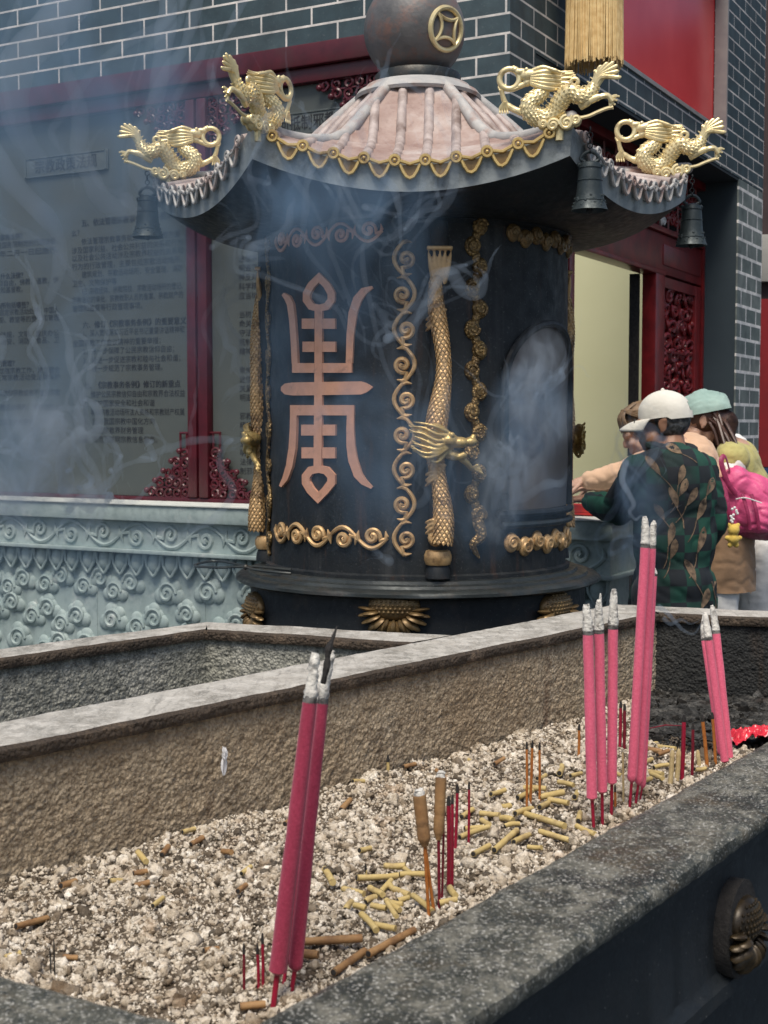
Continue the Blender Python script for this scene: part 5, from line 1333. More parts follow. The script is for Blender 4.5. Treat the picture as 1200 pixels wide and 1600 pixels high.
for i, (px, py, ang, L, w) in enumerate([(514, 1374, -1.0, 40, 10), (552, 1392, -.25, 36, 9), (588, 1391, -.6, 26, 9), (600, 1372, .15, 88, 9), (617, 1355, -.1, 34, 9), (633, 1360, -.9, 34, 7), (646, 1370, .05, 44, 8), (603, 1382, .7, 26, 8), (614, 1385, -.9, 24, 9), (627, 1395, -.4, 26, 9),
     (592, 1424, -.2, 24, 9), (614, 1427, -.6, 26, 9), (612, 1438, -.9, 30, 8), (619, 1417, -.1, 22, 8), (545, 1424, .9, 18, 9), (563, 1432, -.3, 18, 9), (576, 1462, -.7, 34, 10), (602, 1467, -.3, 34, 9), (570, 1329, .4, 18, 8), (660, 1425, -.7, 40, 9), (700, 1430, .1, 28, 9), (707, 1416, -1.0, 20, 10), (579, 1403, .3, 16, 9), (630, 1410, .2, 18, 8)]):
    lying(px, py, ang, L, w, 'yellow_stub', la, GY, i, rnd.uniform(-.12, .12), rnd.uniform(-.002, .002))
lb = 'yellow stub lying near the three orange sticks'
for i, (px, py, ang, L, w) in enumerate([(741, 1308, .25, 50, 8), (752, 1338, .5, 34, 8), (790, 1325, .55, 52, 9), (815, 1318, .5, 34, 8), (850, 1296, -.5, 60, 9), (866, 1312, -.3, 44, 8), (836, 1240, -.1, 34, 8), (820, 1254, .35, 28, 8), (862, 1258, .1, 40, 9), (872, 1269, -.2, 30, 8), (850, 1274, .6, 28, 8), (788, 1272, .2, 20, 9), (818, 1282, .4, 34, 8), (765, 1280, -.2, 30, 8), (758, 1287, -.8, 20, 8), (740, 1295, .1, 30, 7),
     (792, 1290, -.4, 18, 9), (905, 1286, 1.0, 34, 8), (915, 1302, -.5, 26, 8), (900, 1255, .8, 22, 8), (876, 1207, .9, 30, 8), (800, 1300, .1, 24, 7), (730, 1275, .4, 22, 7), (835, 1330, -.2, 22, 7), (778, 1248, .3, 26, 7), (846, 1222, .5, 22, 6)]):
    lying(px, py, ang, L, w, 'yellow_stub', lb, GY, 50 + i, rnd.uniform(-.12, .12), rnd.uniform(-.002, .002))
lc = 'yellow stub lying behind the tall pink incense at the right'
for i, (px, py, ang, L, w) in enumerate([(1018, 1178, -.2, 30, 7), (1033, 1200, .1, 26, 6), (1021, 1214, -.4, 24, 7), (1010, 1194, .4, 26, 7), (1036, 1184, .2, 22, 6), (1010, 1232, .3, 20, 7), (1026, 1222, -.7, 22, 7), (1040, 1170, -.3, 26, 6), (945, 1190, .2, 22, 6), (960, 1210, -.4, 20, 6), (900, 1212, .3, 22, 6), (884, 1232, -.3, 22, 7), (1062, 1200, .2, 18, 6), (1094, 1206, .1, 20, 6), (1015, 1166, .1, 28, 6)]):
    lying(px, py, ang, L, w, 'yellow_stub' if i % 4 else 'brown_stub', lc, GY, 90 + i, rnd.uniform(-.1, .1))
ld_ = 'short brown stub lying in the ash along the foot of the far wall'
for i, (px, py, ang, L, w) in enumerate([(222, 1346, -.6, 26, 9), (219, 1363, .2, 20, 8), (222, 1378, .1, 24, 8), (180, 1380, .3, 18, 9), (107, 1391, .6, 20, 9), (50, 1442, .5, 42, 9), (295, 1308, .3, 18, 7), (308, 1325, .4, 18, 8), (355, 1340, -.4, 18, 8), (247, 1416, .9, 22, 7), (110, 1484, 0, 24, 8), (378, 1400, .9, 20, 8), (385, 1372, .6, 16, 7), (455, 1290, .5, 20, 8), (540, 1260, .7, 24, 8), (560, 1230, .2, 18, 7), (640, 1200, .2, 20, 6), (258, 1335, 1.2, 22, 8), (20, 1500, .2, 24, 9), (330, 1495, .3, 22, 8), (690, 1215, -.5, 20, 6), (735, 1190, -.7, 18, 6), (780, 1200, .3, 18, 6)]):
    lying(px, py, ang, L, w, 'brown_stub' if i % 3 else 'yellow_stub', ld_, 'short stubs lying in the ash', 120 + i, rnd.uniform(-.2, .2))
lying(517, 1486, .06, 100, 12, 'brown_stub', 'long straight brown stub lying behind the near rim, beside the thick front incense', 'long brown stubs', 201)
lying(612, 1484, .50, 84, 11, 'brown_stub', 'long brown stub slanting down to the near rim', 'long brown stubs', 202)
lying(546, 1512, .65, 60, 11, 'brown_stub', 'brown stub lying nearest the near rim, below the long straight one', 'long brown stubs', 203)
lying(478, 1507, -.1, 40, 13, 'brown_stub', 'stout brown stub lying just right of the thick front incense', 'long brown stubs', 204)
lying(395, 1590, .1, 40, 11, 'brown_stub', 'brown stub at the foot of the thick front incense', 'long brown stubs', 205)
# burnt twig and red wrapper on the charcoal
tw = MB(); a = at_z(1015, 1138, ZA + .02); b_ = at_z(1065, 1134, ZA + .03); tw.tube([a, (a + b_) / 2 + Zv * .004, b_], [.0012, .0014, .0010], 7)
tag(tw.build('burnt_twig', M['red_dark']), 'thin reddish twig lying across the charred ash', 'twig')
wr = MB(); wc = at_z(1184, 1156, ZA + .012); r10 = random.Random(8)
def wrf(u, w):
    q = Vector((u * 3.0, w * 2.6, 1.0)); return wc + Vector(((u - .5) * .10 + .006 * noise.noise(q * 2), (w - .5) * .07, .016 + .016 * noise.noise(q) + .010 * abs(noise.noise(q * 2.3)) + .006 * noise.noise(q * 5) - .02 * (2 * u - 1) ** 4))
wr.grid(wrf, 60, 40)
tag(wr.build('plastic_wrapper', simple('crumpled red and white plastic', (.62, .03, .05), (.75, .45, .45), 22, .2, .3, lo=.56, hi=.6)), 'crumpled red plastic wrapper on the charred ash at the right edge', 'wrapper')
# a white feather stuck to the far wall
fn_ = nrm_to(I[3], I[2], ctr); fp = at_plane(346, 1193, (I[3].x + fn_.x * .006, I[3].y + fn_.y * .006, 0), (fn_.x, fn_.y, 0)); fd = (I[2] - I[3]).normalized()
fe = MB()
def fth(x, z, o=0.0): return fp + Vector((fd.x * x + fn_.x * o, fd.y * x + fn_.y * o, z))
fe.tube([fth(-.001, -.018, .004), fth(-.002, 0, .006), fth(-.005, .018, .010), fth(-.007, .024, .012)], [.0006, .0006, .0004, .0003], 5)
for i in range(90):
    t = i / 89; z = lerp(-.019, .022, t); tuft = t > .62
    w = (.0068 * math.sin(math.pi * min(1, .12 + t * 1.25)) ** .8 if not tuft else .0042 * (1.25 - t) * (1.3 + rnd.random()))
    for s in (-1, 1):
        x0 = -.0015 - .007 * max(0, t - .3); rise = .003 + (.006 * rnd.random() if tuft else .001); o = .006 + .006 * t + (.004 * rnd.random() if tuft else 0)
        fe.tube([fth(x0, z, o), fth(x0 + s * w * .6, z + rise * .6, o + .0015), fth(x0 + s * w * (1 if not tuft else rnd.uniform(.6, 1.5)), z + rise * 1.6, o)], [.0007, .0009, .0002], 4)
tag(fe.build('feather', M['feather']), 'small white feather stuck on the crusted trough wall', 'feather')

# ------------------------------------------------------------------ people
def skin_mat(name, c):
    t = NT(name); n = t.noise(40, 4)
    t.b.inputs['Subsurface Weight'].default_value = .08; t.b.inputs['Subsurface Radius'].default_value = (.01, .004, .002)
    return t.fin(t.ramp(n, [(.3, c), (.7, [k * .85 for k in c])]), .5, t.bump(t.noise(200, 3), .1, .001))
M['skin_tan'] = skin_mat('tanned skin', (.30, .155, .095)); M['skin'] = skin_mat('light skin', (.52, .32, .23))
M['hair_dark'] = simple('dark hair', (.014, .012, .012), (.03, .025, .022), 90, .45, .4, 200, .002)
M['hair_grey'] = simple('greying hair', (.03, .028, .027), (.16, .155, .15), 60, .5, .4, 220, .002, lo=.45, hi=.7)
M['hair_brown'] = simple('brown hair', (.045, .022, .016), (.085, .042, .028), 40, .4, .5, 160, .002)
M['hair_gold'] = simple('faded brown hair', (.14, .085, .045), (.24, .16, .09), 60, .5, .5, 200, .002)
def cloth(name, c1, c2, sc=9, bump=.3, rough=.85):
    t = NT(name); col = t.ramp(t.noise(sc, 5), [(.35, c1), (.7, c2)])
    t.b.inputs['Sheen Weight'].default_value = .15
    return t.fin(col, rough, t.bump(t.noise(16, 4, .5), bump, .02, t.bump(t.noise(500, 2), .3, .001)))
M['cap_white'] = cloth('off white cap cotton', (.72, .70, .63), (.64, .62, .55)); M['cap_mint'] = cloth('mint cap cotton', (.33, .46, .41), (.24, .36, .325))
M['peach'] = cloth('peach cotton', (.66, .44, .29), (.55, .35, .225)); M['tan_cloth'] = cloth('tan tunic cotton', (.32, .20, .115), (.24, .145, .08))
M['olive'] = cloth('olive yellow knit', (.46, .42, .16), (.37, .335, .12), 30, .5); M['white_cloth'] = cloth('white cotton', (.78, .78, .76), (.68, .69, .68))
M['trouser_dark'] = cloth('dark trousers', (.02, .022, .026), (.03, .032, .036)); M['trouser_white'] = cloth('pale trousers', (.70, .70, .68), (.6, .6, .59))
M['pink_nylon'] = cloth('pink nylon', (.70, .10, .25), (.58, .065, .19), 7, .6, .5); M['pink_nylon_dark'] = cloth('deep pink nylon', (.30, .02, .085), (.22, .012, .06), 7, .5, .5)
M['plush'] = cloth('yellow plush', (.66, .47, .10), (.52, .35, .06), 40, .7, .95)
M['black_plastic'] = simple('black plastic', (.012, .012, .013), None, 30, .3, 0)
def head_mb(mb, c, f, u, s=1.0):
    r = f.cross(u).normalized()
    Rm = Matrix((r, f, u)).transposed()
    def e(x, y, z, rx, ry, rz): mb.ell(c + (r * x + f * y + u * z) * s, (rx * s, ry * s, rz * s), n=18, k=12, rot=Rm)
    e(0, -.008, .030, .074, .092, .092); e(0, .028, -.045, .056, .066, .068); e(0, .072, -.088, .026, .022, .020)
    e(0, .082, .012, .058, .020, .016); e(0, .098, -.022, .013, .020, .020); e(0, .106, -.032, .016, .013, .010); e(0, .090, -.060, .022, .014, .008); e(0, .088, -.070, .019, .013, .008)
    for k in (-1, 1):
        e(k * .034, .078, -.028, .024, .020, .020); e(k * .050, .040, -.060, .018, .03, .03)
        e(k * .077, -.008, -.012, .008, .020, .031); e(k * .080, -.014, .006, .008, .016, .016); e(k * .076, -.002, -.036, .007, .010, .011)
    return r
def hand_mb(mb, w, d, n, s=1.0, side=1, curl=.5):
    """palm and five bent fingers; d = direction of the hand, n = out of the back of the hand"""
    x = d.cross(n).normalized() * side
    Rm = Matrix((x, d, n)).transposed()
    mb.ell(w + d * .042 * s, (.038 * s, .052 * s, .015 * s), n=14, k=10, rot=Rm); mb.bone(w - d * .01, w + d * .03 * s, .025 * s, .024 * s)
    for i, (off, L) in enumerate(((-.028, .92), (-.010, 1.03), (.009, .98), (.026, .78))):
        p = w + d * .082 * s + x * off * s; dd = (d + x * off * 3).normalized(); a = 0
        for L1, r1, r2 in ((.042, .0098, .0090), (.027, .0090, .0083), (.021, .0083, .0066)):
            a += curl * (.55 + .08 * i); q = p + (dd * math.cos(a) - n * math.sin(a)) * L1 * L * s; mb.bone(p, q, r1 * s, r2 * s, n=10); p = q
    p = w + d * .025 * s - x * .030 * s
    for k, (L1, r1, r2) in enumerate(((.040, .0125, .0110), (.030, .0108, .0095), (.024, .0095, .0075))):
        dd = (d * (.72 + .12 * k) - x * (.70 - .25 * k) - n * (.25 + .2 * k)).normalized(); q = p + dd * L1 * s; mb.bone(p, q, r1 * s, r2 * s, n=10); p = q
def limb(mb, pts, rad):
    for i in range(len(pts) - 1): mb.bone(pts[i], pts[i + 1], rad[i], rad[i + 1], n=14)
def torso_mb(mb, hips, chest, neck, r, f, sh, w=1.0, depth=1.0):
    u = (neck - hips).normalized(); ff = (f - u * f.dot(u)).normalized(); rr = ff.cross(u).normalized(); Rm = Matrix((rr, ff, u)).transposed()
    for t, rx, ry, rz in ((0, .165, .125, .13), (.28, .150, .112, .13), (.55, .165, .122, .14), (.8, .175, .118, .12)):
        p = hips.lerp(neck, t) if t < .5 else hips.lerp(chest, min(1, t / .62)) if t < .62 else chest.lerp(neck, (t - .62) / .38)
        mb.ell(p, (rx * w, ry * w * depth, rz), n=20, k=14, rot=Rm)
    mb.bone(sh[0], sh[1], .062 * w, .062 * w, n=14)
def folds(me, amp, sc, seed):
    nrm = [v.vector.copy() for v in me.vertex_normals]; out = []
    for v, n in zip(me.vertices, nrm):
        p = v.co; k = amp * noise.noise(Vector((p.x * sc, p.y * sc, p.z * sc * .55 + seed))) + amp * .5 * abs(noise.noise(Vector((p.x * sc * 2.2, p.y * sc * 2.2, p.z * sc * 1.1 + seed))))
        k -= amp * .6 * (1 - min(1, abs(noise.noise(Vector((p.x * sc * 1.3 + p.z * 6, p.y * sc * 1.3, p.z * sc * 1.6 + seed * 2)))) * 5))
        out += list(p + n * k)
    me.vertices.foreach_set('co', out); me.update()
def cut_below(me, z0, org_z=0, above=None):
    bm = bmesh.new(); bm.from_mesh(me)
    kill = [f for f in bm.faces if f.calc_center_median().z + org_z < z0 or (above is not None and f.calc_center_median().z + org_z > above)]
    bmesh.ops.delete(bm, geom=kill, context='FACES'); bm.to_mesh(me); bm.free()
def vec(px, py, y): return at_y(px, py, y)

# --- the man in the patterned jacket and white cap
def person_man():
    hc = vec(1036, 660, 5.40); hf = Vector((-.93, .33, -.12)).normalized(); hu = Vector((-.10, .05, 1)).normalized(); hu = (hu - hf * hu.dot(hf)).normalized()
    f = Vector((-.55, .83, 0)).normalized(); r = Vector((.83, .55, 0)).normalized()
    neck = vec(1049, 708, 5.36); chest = vec(1048, 770, 5.33); hips = vec(1052, 915, 5.30); hips.z = .86
    shL = vec(996, 738, 5.28); shR = vec(1094, 735, 5.45)
    elL = vec(966, 796, 5.44); wrL = vec(920, 782, 5.66); elR = vec(1112, 815, 5.44); wrR = vec(1094, 856, 5.62)
    base = Vector((hips.x, hips.y, 0))
    t = thing('person', base, 'person seen from behind in a dark green checked leaf jacket and white cap', 'person')
    mb = MB(); rr = head_mb(mb, hc, hf, hu, 1.0)
    mb.bone(hc - hu * .07 - hf * .025, neck, .052, .062); torso_mb(mb, hips, chest, neck - Zv * .05, r, f, (shL - Zv * .02, shR - Zv * .02), .82)
    limb(mb, [shL, elL, wrL], [.05, .04, .028]); limb(mb, [shR, elR, wrR], [.05, .04, .028])
    hand_mb(mb, wrL, (wrL - elL).normalized(), Vector((0, 0, 1)), 1, 1, .35); hand_mb(mb, wrR, (wrR - elR).normalized(), Vector((.3, -.3, .9)).normalized(), 1, -1, .6)
    for k in (-1, 1):
        hp = hips + r * .095 * k; kn = Vector((hp.x, hp.y, .48)) + f * .03; an = Vector((hp.x, hp.y, .09)); limb(mb, [hp, kn, an], [.085, .06, .045]); mb.bone(an + Zv * -.04, an + f * .15 - Zv * .045, .045, .035)
    me = remesh(mb, .0065, 2, base, 'person_body', [M['skin_tan']]); link_mesh('body', me, t)
    # jacket
    j = MB(); torso_mb(j, hips + Zv * .02, chest, neck - Zv * .03, r, f, (shL, shR), 1.08, 1.2)
    limb(j, [shL, elL, wrL - (wrL - elL).normalized() * .02], [.076, .064, .05]); limb(j, [shR, elR, wrR - (wrR - elR).normalized() * .02], [.076, .066, .052])
    Rm = Matrix((r, f, Zv)).transposed()
    j.ell(hips - Zv * .06, (.195, .155, .22), n=24, k=14, rot=Rm); j.ell(chest - f * .03, (.175, .138, .2), n=24, k=14, rot=Rm)
    j.ell((hips + chest) / 2 - f * .015, (.18, .142, .22), n=24, k=14, rot=Rm); je = remesh(j, .009, 22, base, 'jacket', []); folds(je, .012, 7, 3.0); cut_below(je, .70)
    j2 = MB(); cpt = [neck + (r * math.cos(a) * .072 + f * math.sin(a) * .075) + Zv * (.022 + .012 * math.sin(a)) for a in [2 * math.pi * i / 28 for i in range(28)]]
    j2.tube(cpt, .020, 10, closed=True, flat=1.5)
    t_ = NT('green checked jacket'); vm = t_.n.new('ShaderNodeVectorMath'); vm.operation = 'DOT_PRODUCT'; vm.inputs[1].default_value = (.98, .2, 0); t_.link(t_.tc.outputs['Object'], vm.inputs[0])
    sp = t_.n.new('ShaderNodeSeparateXYZ'); t_.link(t_.tc.outputs['Object'], sp.inputs[0]); wob = t_.noise(5, 2)
    cx = t_.n.new('ShaderNodeCombineXYZ'); t_.link(t_.math('ADD', vm.outputs['Value'], t_.math('MULTIPLY', wob, .03)), cx.inputs[0]); t_.link(t_.math('ADD', sp.outputs[2], t_.math('MULTIPLY', wob, .02)), cx.inputs[1]); cx.inputs[2].default_value = .013
    ck = t_.n.new('ShaderNodeTexChecker'); ck.inputs['Scale'].default_value = 15.5; t_.link(cx.outputs[0], ck.inputs[0])
    ck.inputs[1].default_value = (.010, .016, .020, 1); ck.inputs[2].default_value = (.008, .075, .048, 1)
    col = t_.mix(t_.ramp(t_.noise(4, 3), [(.4, 0), (.62, .8)]), ck.outputs[0], (.011, .014, .02)); M['jacket'] = t_.fin(col, .85, t_.bump(t_.noise(300, 2), .3, .001))
    M['leaf_print'] = simple('brown leaf print', (.27, .185, .115), (.06, .042, .03), 42, .85, .2)
    je.materials.append(M['jacket']); je.materials.append(M['leaf_print'])
    # leaf pattern laid onto the cloth
    bm = bmesh.new(); bm.from_mesh(je); bm.faces.ensure_lookup_table(); bvh = BVHTree.FromBMesh(bm); org = Vector((0, 0, CZ)) - base
    def on(px, py):
        h = bvh.ray_cast(org, ray(px, py).normalized()); return (h[0] + h[1] * .0028) if h[0] is not None else None
    def strip(rows):
        prev = None
        for L_, R_ in rows:
            a, b2 = on(*L_), on(*R_)
            if a is None or b2 is None: prev = None; continue
            cur = (bm.verts.new(a), bm.verts.new(b2))
            if prev and (prev[0].co - cur[0].co).length < .06:
                try: fc = bm.faces.new((prev[0], cur[0], cur[1], prev[1])); fc.material_index = 1; fc.smooth = True
                except ValueError: pass
            prev = cur
    for (lx, ly, an, ln) in ((1020, 728, 130, 30), (1063, 742, 75, 26), (1066, 762, 65, 24), (1052, 778, 110, 28), (1080, 776, 60, 26), (1094, 796, 70, 30), (1047, 835, 80, 30), (1051, 858, 75, 26), (1094, 844, 75, 34), (1078, 892, 115, 32), (1112, 900, 95, 32), (1100, 936, 70, 28), (1108, 760, 70, 24), (1030, 800, 120, 24), (1052, 702, 150, 24)):
        ln *= 1.3; a = R(an); dx, dy = math.cos(a), -math.sin(a); rows = []
        for i in range(11):
            u = i / 10; w = 11.5 * math.sin(math.pi * u ** .75) + .15; cx_ = lx - dx * ln * (u - .5) + 2 * math.sin(u * 3); cy_ = ly - dy * ln * (u - .5)
            rows.append(((cx_ - dy * w * .5, cy_ + dx * w * .5), (cx_ + dy * w * .5, cy_ - dx * w * .5)))
        strip(rows); rows = []
        for i in range(9):
            u = i / 8; cx_ = lx - dx * ln * (.5 + u * .9) + 3 * math.sin(u * 2.5) - 3 * u * u; cy_ = ly - dy * ln * (.5 + u * .9); rows.append(((cx_ - .8, cy_), (cx_ + .8, cy_)))
        strip(rows)
    bm.to_mesh(je); bm.free(); je.shade_smooth(); link_mesh('jacket', je, t)
    co = j2.build('collar', M['jacket'], t)
    tr_ = MB()
    for k in (-1, 1):
        hp = hips + r * .095 * k; limb(tr_, [hp, Vector((hp.x, hp.y, .48)) + f * .03, Vector((hp.x, hp.y, .07))], [.095, .09, .08])
    me = remesh(tr_, .012, 3, base, 'trousers', [M['trouser_dark']]); folds(me, .006, 12, 1); link_mesh('trousers', me, t)
    # hair, cap, glasses
    h = MB(); Hm = Matrix((rr, hf, hu)).transposed()
    def hp_(x, y, z): return hc + rr * x + hf * y + hu * z
    h.ell(hp_(0, -.020, .012), (.079, .090, .088), n=26, k=18, rot=Hm)
    hm = h.mesh('hair', base, [M['hair_grey']]); bm = bmesh.new(); bm.from_mesh(hm)
    bmesh.ops.delete(bm, geom=[fc for fc in bm.faces if (fc.calc_center_median() + base - hc).dot(hf) > .012 or (fc.calc_center_median() + base - hc).dot(hu) < -.062], context='FACES'); bm.to_mesh(hm); bm.free(); link_mesh('hair', hm, t)
    cpm = MB(); vs = []; n, k = 40, 14
    for i in range(k + 1):
        th = math.pi / 2 * i / k
        for jx in range(n):
            a = 2 * math.pi * jx / n; x = .088 * math.sin(th) * math.cos(a); y = .106 * math.sin(th) * math.sin(a); z = .098 * math.cos(th) ** .85
            seam = 1 + .006 * abs(math.cos(3 * a)); vs.append(hp_(x * seam, y * seam - .012, z * seam + .028 - (.012 if i == k else 0) + .010 * (y < -.02) * (th / 1.57) * -1))
    fs = [(i * n + jx, (i + 1) * n + jx, (i + 1) * n + (jx + 1) % n, i * n + (jx + 1) % n) for i in range(k) for jx in range(n) if not (i >= k - 4 and abs((jx - 30 + n / 2) % n - n / 2) < 2.6 and i < k - 1)]
    cpm.add(vs, fs); cpm.ell(hp_(0, -.012, .127), .008, n=10, k=6)
    cap_o = cpm.build('cap', M['cap_white'], t, fix=True)
    br = MB()
    def brim(u, w):
        a = lerp(R(24), R(156), u); x0, y0 = .086 * math.cos(a), .104 * math.sin(a) - .012; x1, y1 = .088 * math.cos(a), .104 * math.sin(a) + .085 * math.sin(a) ** .8 - .012
        return hp_(lerp(x0, x1, w), lerp(y0, y1, w), .020 - .030 * w * w - .5 * (x0 ** 2) * w * 6)
    br.grid(brim, 24, 8); bo_ = br.build('peak', M['cap_white'], cap_o)
    sdm = bo_.modifiers.new('s', 'SOLIDIFY'); sdm.thickness = .004
    gl = MB()
    for sx in (-1, 1):
        gl.torus((0, 0, 0), .022, .0024, 0, Matrix.Translation(hp_(sx * .030, .104, .002)) @ Hm.to_4x4(), 20, 6, 'y'); gl.tube([hp_(sx * .052, .10, .006), hp_(sx * .077, .04, .004), hp_(sx * .080, -.012, .002)], .0026, 6)
    gl.tube([hp_(-.008, .110, .004), hp_(.008, .110, .004)], .002, 6); gl.build('glasses', M['black_plastic'], t)
person_man()

# --- the person in peach, bending forward behind him
def person_peach():
    hc = vec(1007, 672, 5.95); hf = Vector((-.90, .05, -.42)).normalized(); hu = Vector((-.38, 0, .9)); hu = (hu - hf * hu.dot(hf)).normalized()
    f = Vector((-.97, .1, 0)).normalized(); r = f.cross(Zv).normalized()
    neck = vec(1048, 690, 5.98); chest = vec(1082, 742, 6.0); hips = vec(1122, 858, 6.02); hips.z = .93
    shN = vec(1046, 716, 5.82); shF = vec(1062, 700, 6.15)
    elN = vec(968, 742, 5.86); wrN = vec(912, 752, 5.92); elF = vec(985, 752, 6.2); wrF = vec(930, 758, 6.15)
    base = Vector((hips.x + .02, hips.y, 0))
    t = thing('person', base, 'person in a peach top bending over, half hidden by the checked jacket', 'person')
    mb = MB(); rr = head_mb(mb, hc, hf, hu, .96); mb.bone(hc - hu * .07 - hf * .02, neck, .047, .056); torso_mb(mb, hips, chest, neck, r, f, (shN, shF), .92)
    limb(mb, [shN, elN, wrN], [.046, .036, .025]); limb(mb, [shF, elF, wrF], [.046, .036, .025])
    hand_mb(mb, wrN, Vector((-.95, .05, -.25)).normalized(), Vector((-.2, -.2, .95)).normalized(), .95, 1, .4); hand_mb(mb, wrF, Vector((-.95, .05, -.25)).normalized(), Vector((-.2, .2, .95)).normalized(), .95, -1, .4)
    for k in (-1, 1):
        hp = hips + r * .09 * k; kn = Vector((hp.x, hp.y, .47)) + f * .02; an = Vector((hp.x + .02, hp.y, .09)); limb(mb, [hp, kn, an], [.085, .058, .042]); mb.bone(an - Zv * .045, an + f * .14 - Zv * .05, .04, .032)
    link_mesh('body', remesh(mb, .0065, 2, base, 'person_body', [M['skin']]), t)
    j = MB(); torso_mb(j, hips, chest, neck - (neck - chest).normalized() * .02, r, f, (shN, shF), 1.10, 1.15)
    limb(j, [shN, elN, wrN + (elN - wrN).normalized() * .03], [.072, .058, .046]); limb(j, [shF, elF, wrF + (elF - wrF).normalized() * .03], [.072, .058, .046])
    me = remesh(j, .009, 16, base, 'top', [M['peach']]); folds(me, .009, 11, 7); link_mesh('top', me, t)
    tu = MB(); Rm = Matrix((r, f, Zv)).transposed()
    for q in range(41):
        q = q / 5; zz = lerp(hips.z + .12, .70, q / 8); tu.ell(Vector((hips.x + .01, hips.y, zz)), (.185 + .008 * q / 8, .145 + .012 * q / 8, .06), n=22, k=10, rot=Rm)
    me = remesh(tu, .009, 14, base, 'tunic', [M['tan_cloth']]); folds(me, .008, 9, 5); cut_below(me, .775); link_mesh('tunic', me, t)
    tr_ = MB()
    for k in (-1, 1):
        hp = hips + r * .09 * k; limb(tr_, [hp - Zv * .14, Vector((hp.x, hp.y, .47)) + f * .02, Vector((hp.x + .02, hp.y, .07))], [.085, .085, .075])
    me = remesh(tr_, .012, 3, base, 'trousers', [M['trouser_white']]); folds(me, .006, 12, 1); link_mesh('trousers', me, t)
    h = MB(); Hm = Matrix((rr, hf, hu)).transposed(); h.ell(hc - hf * .010 + hu * .034, (.080, .095, .095), n=30, k=22, rot=Hm); h.ell(hc - hf * .07 + hu * .065, (.040, .036, .034), n=16, k=12, rot=Hm)
    
    r13 = random.Random(12)
    for k in range(70):
        a = r13.uniform(-1.5, 1.5); p0 = hc + rr * (.05 * math.sin(a)) + hf * .05 + hu * .115
        h.tube(catmull([p0, hc + rr * (.078 * math.sin(a)) + hf * r13.uniform(-.02, .03) + hu * .085, hc + rr * (.083 * math.sin(a) * 1.0) - hf * r13.uniform(.03, .08) + hu * .02, hc + rr * .06 * math.sin(a) - hf * .085 - hu * r13.uniform(.0, .05)], 4), [.006] * 9 + [.005, .004, .003, .002], 5)
    for k in range(46):
        a = r13.uniform(-1.3, 1.3); p0 = hc + rr * (.03 * math.sin(a)) + hu * .125 - hf * .01
        h.tube(catmull([p0, hc + rr * (.06 * math.sin(a)) + hf * (.055 + .02 * math.cos(a)) + hu * .10, hc + rr * (.072 * math.sin(a)) + hf * (.05 + .045 * math.cos(a)) + hu * r13.uniform(.02, .045)], 5), [.006] * 6 + [.005, .004, .0035, .0025, .0012], 5)
    hm = h.mesh('hair', base, [M['hair_gold']]); bm = bmesh.new(); bm.from_mesh(hm)
    bmesh.ops.delete(bm, geom=[fc for fc in bm.faces if ((fc.calc_center_median() + base - hc).dot(hf) > .050 and (fc.calc_center_median() + base - hc).dot(hu) < .018) or (fc.calc_center_median() + base - hc).dot(hu) < -.05], context='FACES'); bm.to_mesh(hm); bm.free(); link_mesh('hair', hm, t)
person_peach()

